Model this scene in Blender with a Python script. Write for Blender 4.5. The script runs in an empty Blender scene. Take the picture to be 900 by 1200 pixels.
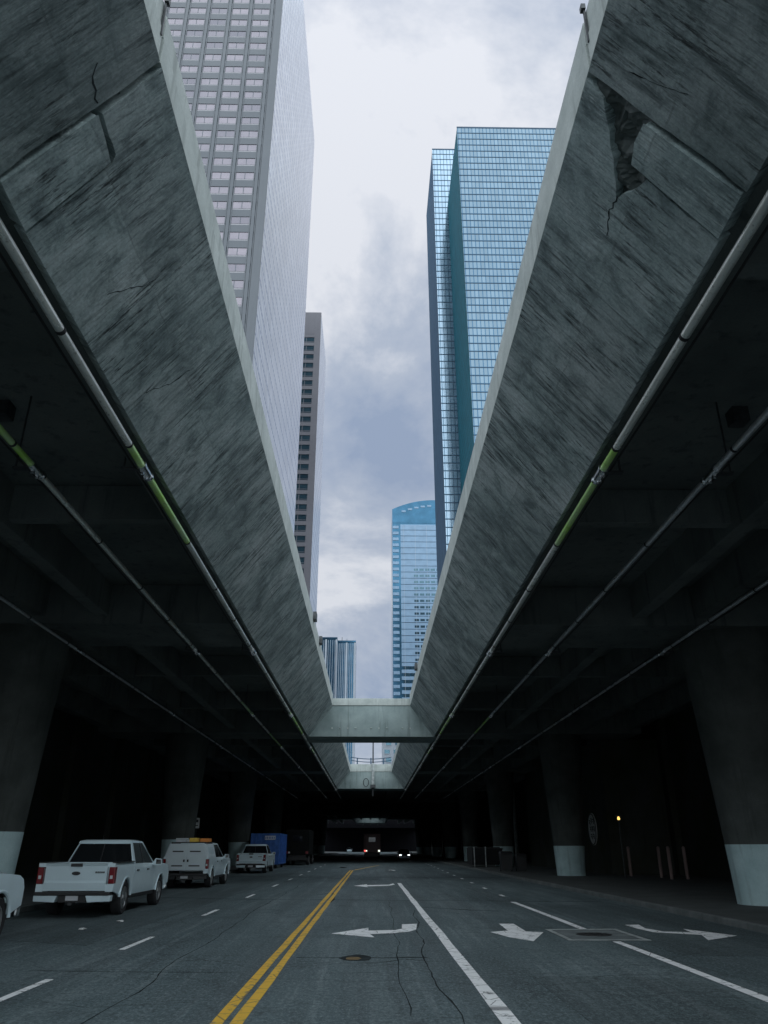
import bpy, bmesh, math, random
from mathutils import Vector, Matrix, noise
random.seed(7)
SC = bpy.context.scene
COL = SC.collection
R = math.radians

# ------------------------------------------------------------------ camera
F, PITCH, YAW = 887.0, 23.8965, 0.945
cam_d = bpy.data.cameras.new('camera')
cam = bpy.data.objects.new('camera', cam_d)
COL.objects.link(cam)
cam.location = (0, 0, 1.65)
cam.rotation_euler = (R(90 + PITCH), 0, R(-YAW))
cam_d.sensor_fit = 'HORIZONTAL'
cam_d.sensor_width = 36.0
cam_d.lens = 36.0 * F / 900.0
cam_d.clip_start = 0.1
cam_d.clip_end = 6000
SC.camera = cam

# ------------------------------------------------------------------ light
SUN_EL, SUN_AZ = 60.0, 170.0          # azimuth measured from +Y (ahead) towards +X
w = bpy.data.worlds.new('World')
SC.world = w
w.use_nodes = True
nt = w.node_tree
N, L = nt.nodes, nt.links
bg = N['Background']
bg.inputs['Strength'].default_value = 0.05
sky = N.new('ShaderNodeTexSky')
sky.sky_type = 'NISHITA'
sky.sun_disc = False
sky.sun_elevation = R(SUN_EL)
sky.sun_rotation = R(SUN_AZ)
tc = N.new('ShaderNodeTexCoord')
sep = N.new('ShaderNodeSeparateXYZ')
L.new(tc.outputs['Generated'], sep.inputs[0])


def wm(op, a, b=None, c=None):
    n = N.new('ShaderNodeMath'); n.operation = op
    for i, v in enumerate((a, b, c)):
        if v is None: continue
        if isinstance(v, (int, float)): n.inputs[i].default_value = v
        else: L.new(v, n.inputs[i])
    return n.outputs[0]


zz = wm('MAXIMUM', wm('ADD', sep.outputs[2], 0.40), 0.05)
comb = N.new('ShaderNodeCombineXYZ')
L.new(wm('DIVIDE', sep.outputs[0], zz), comb.inputs[0])
L.new(wm('DIVIDE', sep.outputs[1], zz), comb.inputs[1])
comb.inputs[2].default_value = 17.0
cn = N.new('ShaderNodeTexNoise')
cn.inputs['Scale'].default_value = 2.6
cn.inputs['Detail'].default_value = 7
cn.inputs['Roughness'].default_value = 0.6
cn.inputs['Distortion'].default_value = 0.25
L.new(comb.outputs[0], cn.inputs['Vector'])
cr = N.new('ShaderNodeValToRGB')
cr.color_ramp.elements[0].position = 0.36
cr.color_ramp.elements[0].color = (0.37, 0.46, 0.63, 1)
cr.color_ramp.elements[1].position = 0.61
cr.color_ramp.elements[1].color = (0.89, 0.92, 0.99, 1)
e = cr.color_ramp.elements.new(0.49)
e.color = (0.54, 0.61, 0.74, 1)
L.new(cn.outputs[0], cr.inputs[0])
# overcast luminance: brighter towards the zenith
gain = wm('MULTIPLY', wm('ADD', wm('MULTIPLY', wm('POWER', wm('MAXIMUM', sep.outputs[2], 0.0), 2.5), 0.35), 1.0), 8.0)
cl = N.new('ShaderNodeVectorMath'); cl.operation = 'SCALE'
L.new(cr.outputs[0], cl.inputs[0]); L.new(gain, cl.inputs['Scale'])
mx = N.new('ShaderNodeMix'); mx.data_type = 'RGBA'
mx.inputs['Factor'].default_value = 0.93
L.new(sky.outputs[0], mx.inputs['A']); L.new(cl.outputs[0], mx.inputs['B'])
L.new(mx.outputs['Result'], bg.inputs['Color'])

sd = bpy.data.lights.new('sun', 'SUN')
sd.energy = 1.5
sd.angle = R(120)
sd.color = (0.88, 0.99, 1.0)
sun = bpy.data.objects.new('sun', sd)
COL.objects.link(sun)
sdir = Vector((math.sin(R(SUN_AZ)) * math.cos(R(SUN_EL)), math.cos(R(SUN_AZ)) * math.cos(R(SUN_EL)), math.sin(R(SUN_EL))))
sun.rotation_euler = sdir.to_track_quat('Z', 'Y').to_euler()
sun.location = (0, 0, 60)

SC.view_settings.view_transform = 'Standard'
SC.view_settings.look = 'None'
SC.view_settings.gamma = 1.0
SC.view_settings.exposure = 1.0


# ------------------------------------------------------------------ materials
class NT:
    def __init__(s, name):
        s.m = bpy.data.materials.new(name); s.m.use_nodes = True
        s.n, s.l = s.m.node_tree.nodes, s.m.node_tree.links
        s.b = s.n['Principled BSDF']

    def co(s, scale=(1, 1, 1), kind='Object'):
        t = s.n.new('ShaderNodeTexCoord'); m = s.n.new('ShaderNodeMapping')
        m.inputs['Scale'].default_value = scale
        s.l.new(t.outputs[kind], m.inputs['Vector'])
        return m.outputs[0]

    def wpos(s, scale=(1, 1, 1)):
        g = s.n.new('ShaderNodeNewGeometry'); m = s.n.new('ShaderNodeMapping')
        m.inputs['Scale'].default_value = scale
        s.l.new(g.outputs['Position'], m.inputs['Vector'])
        return m.outputs[0]

    def noise(s, vec, scale=1, detail=4, rough=0.55, dist=0.0):
        t = s.n.new('ShaderNodeTexNoise')
        t.inputs['Scale'].default_value = scale; t.inputs['Detail'].default_value = detail
        t.inputs['Roughness'].default_value = rough; t.inputs['Distortion'].default_value = dist
        s.l.new(vec, t.inputs['Vector'])
        return t.outputs[0]

    def voro(s, vec, scale=1, feature='DISTANCE_TO_EDGE'):
        t = s.n.new('ShaderNodeTexVoronoi'); t.feature = feature
        t.inputs['Scale'].default_value = scale
        s.l.new(vec, t.inputs['Vector'])
        return t.outputs['Distance']

    def ramp(s, fac, stops):
        r = s.n.new('ShaderNodeValToRGB'); el = r.color_ramp.elements
        while len(el) < len(stops): el.new(0.5)
        for e, (p, c) in zip(el, stops):
            e.position = p; e.color = (*c, 1) if len(c) == 3 else c
        s.l.new(fac, r.inputs[0])
        return r.outputs[0]

    def gray(s, fac, p0, p1, v0=0.0, v1=1.0):
        m = s.n.new('ShaderNodeMapRange'); m.clamp = True
        for k, v in zip(('From Min', 'From Max', 'To Min', 'To Max'), (p0, p1, v0, v1)): m.inputs[k].default_value = v
        s.l.new(fac, m.inputs['Value'])
        return m.outputs[0]

    def mix(s, fac, a, b, mode='MIX'):
        m = s.n.new('ShaderNodeMix'); m.data_type = 'RGBA'; m.blend_type = mode
        for k, v in (('Factor', fac), ('A', a), ('B', b)):
            if isinstance(v, (int, float)): m.inputs[k].default_value = v
            elif isinstance(v, tuple): m.inputs[k].default_value = (*v, 1)
            else: s.l.new(v, m.inputs[k])
        return m.outputs['Result']

    def math(s, op, a, b=0.0):
        n = s.n.new('ShaderNodeMath'); n.operation = op
        for i, v in enumerate((a, b)):
            if isinstance(v, (int, float)): n.inputs[i].default_value = v
            else: s.l.new(v, n.inputs[i])
        return n.outputs[0]

    def set(s, col=None, rough=None, metal=None, bump=None, bstr=0.3, bdist=0.02, spec=None, coat=None):
        for k, v in (('Base Color', col), ('Roughness', rough), ('Metallic', metal), ('Specular IOR Level', spec), ('Coat Weight', coat)):
            if v is None: continue
            if isinstance(v, (int, float)): s.b.inputs[k].default_value = v
            elif isinstance(v, tuple): s.b.inputs[k].default_value = (*v, 1)
            else: s.l.new(v, s.b.inputs[k])
        if bump is not None:
            b = s.n.new('ShaderNodeBump'); b.inputs['Strength'].default_value = bstr; b.inputs['Distance'].default_value = bdist
            s.l.new(bump, b.inputs['Height']); s.l.new(b.outputs[0], s.b.inputs['Normal'])
        return s.m


def plain(name, col, rough=0.6, metal=0.0, var=0.12, scale=3.0, **k):
    """one base colour with a little wear"""
    t = NT(name)
    n = t.noise(t.wpos(), scale, 5)
    lo = tuple(max(0, c * (1 - var)) for c in col); hi = tuple(min(1, c * (1 + var)) for c in col)
    return t.set(t.ramp(n, [(0.35, lo), (0.65, hi)]), rough, metal, **k)


def lamp_mat(name, col, strength):
    t = NT(name); t.set(col, 0.4)
    t.b.inputs['Emission Color'].default_value = (*col, 1); t.b.inputs['Emission Strength'].default_value = strength
    return t.m


def fascia_mat(name='board_formed_concrete', k=1.0):
    t = NT(name)
    p = t.wpos()
    big = t.noise(p, 0.55, 5, 0.6)
    streak = t.noise(t.wpos((0.6, 5.0, 0.6)), 1.0, 7, 0.7, 0.25)
    mask = t.noise(p, 0.9, 4, 0.6)
    blotch = t.noise(p, 2.2, 7, 0.7, 0.6)
    fine = t.noise(t.wpos((1.1, 11.0, 1.1)), 1.6, 7, 0.74, 0.2)
    hair = t.noise(t.wpos((2.2, 24.0, 2.2)), 1.5, 5, 0.7, 0.2)
    speck = t.noise(p, 22, 5, 0.7)
    c = t.ramp(big, [(0.30, (0.22 * k, 0.28 * k, 0.285 * k)), (0.5, (0.41 * k, 0.49 * k, 0.49 * k)), (0.70, (0.60 * k, 0.66 * k, 0.66 * k))])
    c = t.mix(t.gray(blotch, 0.50, 0.32, 0, 0.8), c, (0.12 * k, 0.16 * k, 0.165 * k))
    c = t.mix(t.gray(blotch, 0.53, 0.68, 0, 0.65), c, (0.6 * k, 0.67 * k, 0.67 * k))
    c = t.mix(t.math('MULTIPLY', t.gray(streak, 0.50, 0.36, 0, 0.95), t.gray(mask, 0.36, 0.6, 0.45, 1)), c, (0.09 * k, 0.125 * k, 0.13 * k))
    c = t.mix(t.math('MULTIPLY', t.gray(fine, 0.47, 0.39), t.gray(mask, 0.42, 0.58, 0.1, 1)), c, (0.025, 0.036, 0.038))
    hm = t.gray(t.noise(p, 1.7, 4, 0.6), 0.42, 0.6, 0.05, 1)
    c = t.mix(t.math('MULTIPLY', t.gray(hair, 0.46, 0.34, 0, 0.6), hm), c, (0.05, 0.065, 0.068))
    c = t.mix(t.math('MULTIPLY', t.gray(hair, 0.56, 0.68, 0, 0.75), hm), c, (0.66 * k, 0.72 * k, 0.72 * k))
    c = t.mix(t.gray(speck, 0.3, 0.7, 0.0, 0.5), c, (0.2, 0.23, 0.235), 'MULTIPLY')
    # joints of the formwork: across every 3.05 m, and one along
    g = t.n.new('ShaderNodeNewGeometry'); sp = t.n.new('ShaderNodeSeparateXYZ'); t.l.new(g.outputs['Position'], sp.inputs[0])
    fy = t.math('FRACT', t.math('DIVIDE', t.math('ADD', sp.outputs[1], 0.7), 3.05))
    jy = t.math('LESS_THAN', fy, 0.009)
    cell = t.n.new('ShaderNodeCombineXYZ'); t.l.new(t.math('FLOOR', t.math('DIVIDE', t.math('ADD', sp.outputs[1], 0.7), 3.05)), cell.inputs[0]); t.l.new(t.math('GREATER_THAN', sp.outputs[2], t.math('ADD', 8.72, t.math('MULTIPLY', mask, 0.16))), cell.inputs[1]); t.l.new(t.math('GREATER_THAN', sp.outputs[0], 0.0), cell.inputs[2])
    wn = t.n.new('ShaderNodeTexWhiteNoise'); t.l.new(cell.outputs[0], wn.inputs['Vector'])
    c = t.mix(t.gray(wn.outputs['Value'], 0, 1, 0.0, 0.32), c, (0.11, 0.14, 0.145))
    jz = t.math('LESS_THAN', t.math('ABSOLUTE', t.math('SUBTRACT', sp.outputs[2], t.math('ADD', 8.72, t.math('MULTIPLY', mask, 0.16)))), 0.010)
    j = t.math('MULTIPLY', t.math('MAXIMUM', jy, t.math('MULTIPLY', jz, 0.45)), t.gray(blotch, 0.42, 0.62, 0.0, 0.75))
    c = t.mix(j, c, (0.04, 0.05, 0.053))
    h = t.math('ADD', t.math('MULTIPLY', streak, 0.8), t.math('MULTIPLY', fine, 0.7))
    h = t.math('SUBTRACT', t.math('ADD', h, t.math('MULTIPLY', speck, 0.2)), t.math('MULTIPLY', j, 0.2))
    return t.set(c, 0.85, 0, h, 1.0, 0.04)


def concrete(name, lo, hi, scale=0.8, bstr=0.4, stain=0.5, rough=0.85):
    t = NT(name)
    a = t.noise(t.wpos(), scale, 6, 0.6)
    run = t.noise(t.wpos((3.0, 3.0, 0.25)), 1.2, 5, 0.6)
    sp = t.noise(t.wpos(), 30, 4, 0.7)
    c = t.ramp(a, [(0.32, lo), (0.68, hi)])
    c = t.mix(t.gray(run, 0.45, 0.32, 0, stain), c, tuple(x * 0.45 for x in lo))
    c = t.mix(t.gray(sp, 0.35, 0.7, 0, 0.35), c, tuple(x * 0.7 for x in lo))
    return t.set(c, rough, 0, sp, bstr, 0.01)


def asphalt_mat(name='worn_asphalt', k=1.0):
    t = NT(name)
    p = t.wpos()
    big = t.noise(t.wpos((1, 0.22, 1)), 0.55, 6, 0.6, 0.4)
    track = t.noise(t.wpos((1.6, 0.05, 1)), 1.0, 4, 0.6)
    agg = t.noise(p, 42, 3, 0.75)
    agg2 = t.noise(p, 9, 5, 0.7)
    wv = t.noise(p, 0.7, 4, 0.6)
    cp = t.n.new('ShaderNodeVectorMath'); cp.operation = 'ADD'
    t.l.new(p, cp.inputs[0])
    nv = t.n.new('ShaderNodeTexNoise'); nv.inputs['Scale'].default_value = 0.9; nv.inputs['Detail'].default_value = 5
    t.l.new(p, nv.inputs['Vector'])
    sc = t.n.new('ShaderNodeVectorMath'); sc.operation = 'SCALE'; sc.inputs['Scale'].default_value = 1.6
    t.l.new(nv.outputs['Color'], sc.inputs[0]); t.l.new(sc.outputs[0], cp.inputs[1])
    cv = t.voro(cp.outputs[0], 0.33)
    crack = t.gray(cv, 0.006, 0.018, 1, 0)
    cv2 = t.voro(cp.outputs[0], 1.3)
    crack2 = t.math('MULTIPLY', t.gray(cv2, 0.01, 0.04, 1, 0), t.gray(wv, 0.5, 0.62))
    c = t.ramp(big, [(0.3, (0.035 * k, 0.055 * k, 0.062 * k)), (0.5, (0.085 * k, 0.122 * k, 0.132 * k)), (0.70, (0.17 * k, 0.215 * k, 0.225 * k))])
    scuff = t.noise(t.wpos((2.6, 0.10, 1)), 1.3, 7, 0.75, 0.3)
    c = t.mix(t.gray(scuff, 0.53, 0.70, 0, 0.8), c, (0.24 * k, 0.29 * k, 0.30 * k))
    c = t.mix(t.gray(scuff, 0.46, 0.33, 0, 0.7), c, (0.035, 0.047, 0.052))
    c = t.mix(t.gray(track, 0.52, 0.36, 0, 0.75), c, (0.055 * k, 0.07 * k, 0.078 * k))
    c = t.mix(t.gray(agg2, 0.42, 0.66, 0, 0.7), c, (0.045 * k, 0.062 * k, 0.07 * k))
    smear = t.noise(t.wpos((0.5, 2.2, 1)), 1.1, 6, 0.7, 0.5)
    c = t.mix(t.gray(smear, 0.44, 0.30, 0, 0.75), c, (0.03, 0.042, 0.047))
    grit = t.noise(t.wpos((1.6, 0.8, 1)), 13, 5, 0.8)
    c = t.mix(t.gray(grit, 0.50, 0.68, 0, 0.85), c, (0.22 * k, 0.275 * k, 0.285 * k))
    c = t.mix(t.gray(grit, 0.47, 0.34, 0, 0.8), c, (0.028, 0.038, 0.042))
    c = t.mix(t.gray(agg, 0.5, 0.75, 0, 0.7), c, (0.25 * k, 0.31 * k, 0.32 * k))
    c = t.mix(t.gray(agg, 0.45, 0.25, 0, 0.8), c, (0.03, 0.038, 0.042))
    c = t.mix(t.math('MULTIPLY', crack, 0.28), c, (0.018, 0.022, 0.025))
    c = t.mix(t.math('MULTIPLY', crack2, 0.35), c, (0.02, 0.024, 0.027))
    h = t.math('SUBTRACT', t.math('ADD', t.math('MULTIPLY', agg, 0.5), t.math('MULTIPLY', agg2, 0.4)), t.math('MULTIPLY', crack, 0.4))
    return t.set(c, 0.72, 0, h, 0.55, 0.012, spec=0.35)


def road_paint(name, col, wear=0.455):
    t = NT(name)
    p = t.wpos()
    a = t.noise(p, 5, 6, 0.75); b = t.noise(t.wpos((1, .3, 1)), 1.4, 4, 0.6); g = t.noise(p, 42, 3, 0.75)
    c = t.mix(t.gray(b, 0.4, 0.75, 0, 0.3), col, tuple(x * 0.6 for x in col))
    c = t.mix(t.gray(a, wear - 0.02, wear - 0.10), c, (0.10, 0.115, 0.12))
    c = t.mix(t.gray(g, 0.38, 0.25, 0, 0.5), c, (0.08, 0.09, 0.095))
    cv = t.gray(t.voro(p, 2.2), 0.008, 0.02, 0.7, 0)
    c = t.mix(cv, c, (0.06, 0.065, 0.07))
    return t.set(c, 0.65, 0, g, 0.4, 0.006)


def pipe_mat(name, col, metal=0.6, rough=0.38):
    t = NT(name)
    a = t.noise(t.wpos((1, 0.35, 1)), 2.2, 6, 0.65); b = t.noise(t.wpos(), 14, 5, 0.7)
    c = t.ramp(a, [(0.3, tuple(x * 0.62 for x in col)), (0.65, col)])
    c = t.mix(t.gray(b, 0.42, 0.28, 0, 0.7), c, (0.10, 0.10, 0.07))
    return t.set(c, t.gray(a, 0.3, 0.7, rough + 0.15, rough), metal, b, 0.1, 0.003)


def facade_glass(name, col, rough, metal, sx, sz, line, lw=0.08, axis='X', wob=0.0):
    """small panes too far off to be picked apart one by one: thin joints every sx by sz metres"""
    t = NT(name)
    g = t.n.new('ShaderNodeNewGeometry'); s = t.n.new('ShaderNodeSeparateXYZ')
    t.l.new(g.outputs['Position'], s.inputs[0])
    u = s.outputs[0] if axis == 'X' else s.outputs[1]
    v = s.outputs[2]
    fu = t.math('FRACT', t.math('DIVIDE', u, sx)); fv = t.math('FRACT', t.math('DIVIDE', v, sz))
    lu = t.math('LESS_THAN', fu, lw / sx); lv = t.math('LESS_THAN', fv, lw * 1.3 / sz)
    j = t.math('MAXIMUM', lu, lv)
    # each pane sits a little differently: per-pane tint
    cc = t.n.new('ShaderNodeCombineXYZ')
    t.l.new(t.math('FLOOR', t.math('DIVIDE', u, sx)), cc.inputs[0]); t.l.new(t.math('FLOOR', t.math('DIVIDE', v, sz)), cc.inputs[1])
    wn = t.n.new('ShaderNodeTexWhiteNoise'); t.l.new(cc.outputs[0], wn.inputs['Vector'])
    lo = tuple(x * 0.82 for x in col)
    c = t.mix(wn.outputs['Value'], lo, col)
    c = t.mix(j, c, line)
    if wob:
        nz = t.noise(t.wpos((1, 1, 0.6)), wob, 4, 0.6)
        return t.set(c, rough, metal, nz, 0.05, 0.6, spec=0.5 if metal else 0.1)
    return t.set(c, rough, metal)


M = {}
M['fascia'] = fascia_mat(k=1.25)
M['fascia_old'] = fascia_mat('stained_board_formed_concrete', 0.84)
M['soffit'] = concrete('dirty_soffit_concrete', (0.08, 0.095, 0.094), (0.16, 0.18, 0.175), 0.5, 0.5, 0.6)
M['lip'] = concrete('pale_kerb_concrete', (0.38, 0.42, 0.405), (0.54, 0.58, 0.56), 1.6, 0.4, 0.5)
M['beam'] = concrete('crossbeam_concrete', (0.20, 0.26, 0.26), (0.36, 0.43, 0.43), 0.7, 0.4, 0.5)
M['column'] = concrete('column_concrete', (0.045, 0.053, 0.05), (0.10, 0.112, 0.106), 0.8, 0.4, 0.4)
M['column_paint'] = concrete('painted_column_base', (0.42, 0.58, 0.60), (0.58, 0.74, 0.76), 1.5, 0.3, 0.45, 0.7)
M['asphalt'] = asphalt_mat()
M['patch'] = asphalt_mat('darker_asphalt', 0.78)  # same asphalt in a darker tone
M['tar'] = plain('tar_sealant', (0.022, 0.029, 0.032), 0.85, 0, 0.3, spec=0.15)
M['gravel_fill'] = plain('tan_gravel_fill', (0.16, 0.11, 0.05), 0.9, 0, 0.3, 8)
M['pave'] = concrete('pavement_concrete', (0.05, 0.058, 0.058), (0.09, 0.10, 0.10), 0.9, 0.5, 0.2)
M['kerb'] = concrete('kerb_concrete', (0.10, 0.115, 0.115), (0.19, 0.205, 0.205), 1.3, 0.4, 0.3)
M['white'] = road_paint('worn_white_road_paint', (0.92, 0.92, 0.93))
M['yellow'] = road_paint('worn_yellow_road_paint', (0.80, 0.47, 0.04), 0.46)
M['iron'] = plain('cast_iron', (0.05, 0.05, 0.052), 0.5, 0.6, 0.3, 8)
M['pipe'] = pipe_mat('painted_steel_pipe', (0.92, 0.94, 0.90), 0.4, 0.22)
M['pipe_dark'] = pipe_mat('grey_steel_pipe', (0.72, 0.74, 0.78), 0.45, 0.22)
def green_mat():
    t = NT('faded_green_pipe_coating')
    a = t.noise(t.wpos((0.6, 0.9, 0.6)), 0.9, 3, 0.5); b = t.noise(t.wpos(), 14, 5, 0.7)
    c = t.mix(t.gray(a, 0.36, 0.62), (0.46, 0.84, 0.12), (0.60, 0.76, 0.48))
    c = t.mix(t.gray(b, 0.42, 0.28, 0, 0.6), c, (0.12, 0.14, 0.06))
    return t.set(c, 0.22, 0.1, b, 0.1, 0.003)


M['green'] = green_mat()
M['chrome'] = plain('galvanised_clamp', (0.62, 0.64, 0.66), 0.25, 1.0, 0.2, 12)
M['black'] = plain('black_rubber', (0.018, 0.018, 0.02), 0.7, 0, 0.2)
M['steel'] = plain('dark_steel', (0.07, 0.075, 0.08), 0.5, 0.7, 0.25, 6)
M['paint'] = plain('white_vehicle_paint', (0.66, 0.80, 0.86), 0.28, 0, 0.03, 1.5, coat=0.6)
M['paint_grey'] = plain('off_white_canopy_paint', (0.58, 0.66, 0.70), 0.4, 0, 0.05, 1.5)
M['glass'] = plain('tinted_glass', (0.012, 0.014, 0.016), 0.06, 0, 0.1, spec=0.6)
M['trim'] = plain('black_plastic_trim', (0.022, 0.023, 0.025), 0.5, 0, 0.15)
M['rim'] = plain('alloy_rim', (0.5, 0.51, 0.52), 0.3, 0.9, 0.1)
M['red'] = plain('red_lens', (0.18, 0.010, 0.016), 0.15, 0, 0.15, coat=0.5)
M['plate'] = plain('licence_plate', (0.55, 0.57, 0.6), 0.5)
M['blue'] = plain('blue_container_paint', (0.035, 0.13, 0.42), 0.45, 0.1, 0.25, 2.5)
M['orange'] = plain('orange_plastic', (0.75, 0.26, 0.05), 0.5)
M['amber'] = plain('yellow_plastic', (0.75, 0.5, 0.08), 0.5)
M['darkred'] = plain('dark_red_paint', (0.10, 0.012, 0.014), 0.4)
M['carpaint'] = plain('dark_blue_car_paint', (0.03, 0.045, 0.065), 0.22, 0.4, 0.1, coat=0.6)
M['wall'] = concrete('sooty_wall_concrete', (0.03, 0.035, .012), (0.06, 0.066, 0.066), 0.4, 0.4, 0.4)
M['sign'] = plain('white_sign_panel', (0.7, 0.72, 0.72), 0.5)
M['far_end_dark'] = plain('painted_far_end_dark', (0.010, 0.010, 0.012), 0.8, 0, 0.3, spec=0.0)  # near-black: shade of the far end put into the colour
M['truck_black'] = plain('matte_black_truck_paint', (0.010, 0.011, 0.011), 0.7, 0, 0.2, spec=0.1)  # even near-black base colour of the box truck
M['chamber'] = concrete('worn_chamber_concrete', (0.09, 0.11, 0.115), (0.20, 0.225, 0.23), 2.0, 0.5, 0.3)
M['ground'] = concrete('bare_ground', (0.10, 0.11, 0.11), (0.17, 0.18, 0.18), 0.3, 0.4, 0.1)
M['pole'] = plain('pale_painted_pole', (0.36, 0.39, 0.39), 0.5, 0, 0.3, 4)
M['bollard'] = plain('faded_pink_bollard_paint', (0.27, 0.19, 0.18), 0.6)
M['litter'] = plain('crumpled_paper', (0.7, 0.7, 0.7), 0.8)
M['granite'] = concrete('grey_granite', (0.125, 0.14, 0.165), (0.16, 0.175, 0.20), 0.05, 0.1, 0.1, 0.4)
M['granite_dk'] = concrete('grey_granite_groove', (0.10, 0.125, 0.15), (0.14, 0.17, 0.20), 0.05, 0.1, 0.1, 0.5)
def window_mat(name, lo, hi, rough, metal):
    t = NT(name)
    oi = t.n.new('ShaderNodeObjectInfo')
    g = t.noise(t.wpos(), 0.5, 3)
    c = t.ramp(oi.outputs['Random'], [(0.0, lo), (0.25, tuple(a * .4 + b * .6 for a, b in zip(lo, hi))), (1.0, hi)])
    c = t.mix(t.gray(g, 0.4, 0.65, 0, 0.3), c, lo)
    return t.set(c, rough, metal)


M['pinkglass'] = window_mat('pinkish_mirror_window', (0.19, 0.18, 0.215), (0.33, 0.295, 0.335), 0.25, 0.5)
M['sill'] = plain('pale_stone_sill', (0.40, 0.39, 0.42), 0.5, 0.0, 0.05)
M['shimmer'] = facade_glass('fluted_metal_curtain_wall', (0.93, 0.94, 0.98), 0.33, 0.75, 1.6, 3.9, (0.36, 0.40, 0.52), 0.40, 'Y')
M['brown'] = concrete('brown_granite', (0.20, 0.19, 0.22), (0.26, 0.25, 0.28), 0.06, 0.1, 0.1, 0.5)
M['tealglass'] = window_mat('dark_teal_window', (0.05, 0.10, 0.14), (0.11, 0.21, 0.27), 0.12, 0.7)
M['blueglass'] = facade_glass('blue_mirror_glass', (0.205, 0.285, 0.355), 0.14, 0.9, 1.0, 2.3, (0.05, 0.12, 0.20), 0.20, 'X', 0.12)
M['paleglass'] = facade_glass('pale_mirror_glass', (0.38, 0.50, 0.62), 0.14, 0.9, 1.05, 2.3, (0.05, 0.12, 0.18), 0.16, 'X', 0.12)
M['recess_reflection'] = facade_glass('teal_painted_reflection', (0.035, 0.21, 0.27), 0.7, 0.0, 1.3, 2.3, (0.03, 0.06, 0.09), 0.12, 'Y', 0.12)  # matte: dark reflections of the recess are put into the base colour
M['wing_side_reflection'] = facade_glass('navy_painted_reflection', (0.08, 0.165, 0.26), 0.7, 0.0, 1.3, 2.3, (0.09, 0.15, 0.24), 0.12, 'Y', 0.1)  # matte too: dark reflection on the wing side painted as navy
M['mullion'] = plain('dark_blue_mullion', (0.04, 0.08, 0.13), 0.4, 0.5, 0.1)
M['spandrel'] = plain('pale_blue_spandrel', (0.22, 0.33, 0.46), 0.35, 0.4, 0.08, 0.3)
M['cornerglass'] = plain('deep_blue_corner_glass', (0.05, 0.14, 0.23), 0.15, 0.8, 0.15, 0.2)
M['paleblue'] = plain('pale_blue_stone', (0.42, 0.46, 0.52), 0.6, 0, 0.05, 0.2)
M['darkbluesign'] = plain('dark_blue_sign_metal', (0.03, 0.06, 0.14), 0.4, 0.3)
M['lamp_warm'] = lamp_mat('warm_lamp_bulb', (1.0, 0.66, 0.16), 0.8)
M['lamp_head'] = lamp_mat('lit_headlamp', (0.85, 0.95, 1.0), 2.2)
M['lamp_tail'] = lamp_mat('lit_tail_lamp', (1.0, 0.12, 0.10), 0.7)
M['lamp_white'] = lamp_mat('lit_reverse_lamp', (0.9, 0.95, 0.85), 0.7)


# ------------------------------------------------------------------ builders
class MB:
    def __init__(s): s.v, s.f = [], []

    def add(s, vs, fs):
        o = len(s.v); s.v += [tuple(p) for p in vs]; s.f += [tuple(i + o for i in f) for f in fs]; return s

    def box(s, x0, x1, y0, y1, z0, z1):
        if x0 > x1: x0, x1 = x1, x0
        return s.add([(x0, y0, z0), (x1, y0, z0), (x1, y1, z0), (x0, y1, z0), (x0, y0, z1), (x1, y0, z1), (x1, y1, z1), (x0, y1, z1)],
                     [(3, 2, 1, 0), (4, 5, 6, 7), (0, 1, 5, 4), (1, 2, 6, 5), (2, 3, 7, 6), (3, 0, 4, 7)])

    def prism(s, poly, a0, a1, axis='Y'):
        """poly in the two other axes (XZ for Y, YZ for X, XY for Z)"""
        n = len(poly)
        def P(p, a):
            return {'Y': (p[0], a, p[1]), 'X': (a, p[0], p[1]), 'Z': (p[0], p[1], a)}[axis]
        vs = [P(p, a0) for p in poly] + [P(p, a1) for p in poly]
        return s.add(vs, [tuple(range(n))[::-1], tuple(range(n, 2 * n))] + [(i, (i + 1) % n, n + (i + 1) % n, n + i) for i in range(n)])

    def loft(s, rings, cap=True):
        n = len(rings[0]); vs = [p for r in rings for p in r]; fs = []
        for k in range(len(rings) - 1):
            for i in range(n):
                j = (i + 1) % n
                fs.append((k * n + i, k * n + j, (k + 1) * n + j, (k + 1) * n + i))
        if cap: fs += [tuple(range(n))[::-1], tuple(range((len(rings) - 1) * n, len(rings) * n))]
        return s.add(vs, fs)

    def tube(s, p0, p1, r0, r1=None, n=12):
        r1 = r0 if r1 is None else r1
        p0, p1 = Vector(p0), Vector(p1); d = (p1 - p0).normalized()
        a = d.orthogonal().normalized(); b = d.cross(a)
        ring = lambda c, r: [c + (a * math.cos(2 * math.pi * i / n) + b * math.sin(2 * math.pi * i / n)) * r for i in range(n)]
        return s.loft([ring(p0, r0), ring(p1, r1)])

    def build(s, name, mat, parent=None, smooth=False, bevel=0.0, kind=None, label=None):
        off = parent.location.copy() if parent is not None else Vector((0, 0, 0))
        if parent is not None and parent.parent is not None: off += parent.parent.location
        me = bpy.data.meshes.new(name)
        me.from_pydata([Vector(v) - off for v in s.v], [], s.f)
        bm = bmesh.new(); bm.from_mesh(me)
        if bevel:
            es = [e for e in bm.edges if len(e.link_faces) == 2 and e.calc_face_angle(0) > 0.5]
            bmesh.ops.bevel(bm, geom=es, offset=bevel, segments=2, affect='EDGES', profile=0.6, clamp_overlap=True)
        bmesh.ops.recalc_face_normals(bm, faces=bm.faces)
        bm.to_mesh(me); bm.free()
        me.materials.append(M[mat] if isinstance(mat, str) else mat)
        if smooth:
            for p in me.polygons: p.use_smooth = True
            me.set_sharp_from_angle(angle=R(38))
        ob = bpy.data.objects.new(name, me); COL.objects.link(ob)
        if parent is not None: ob.parent = parent
        if kind: ob['kind'] = kind
        if label: ob['label'] = label
        return ob


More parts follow.
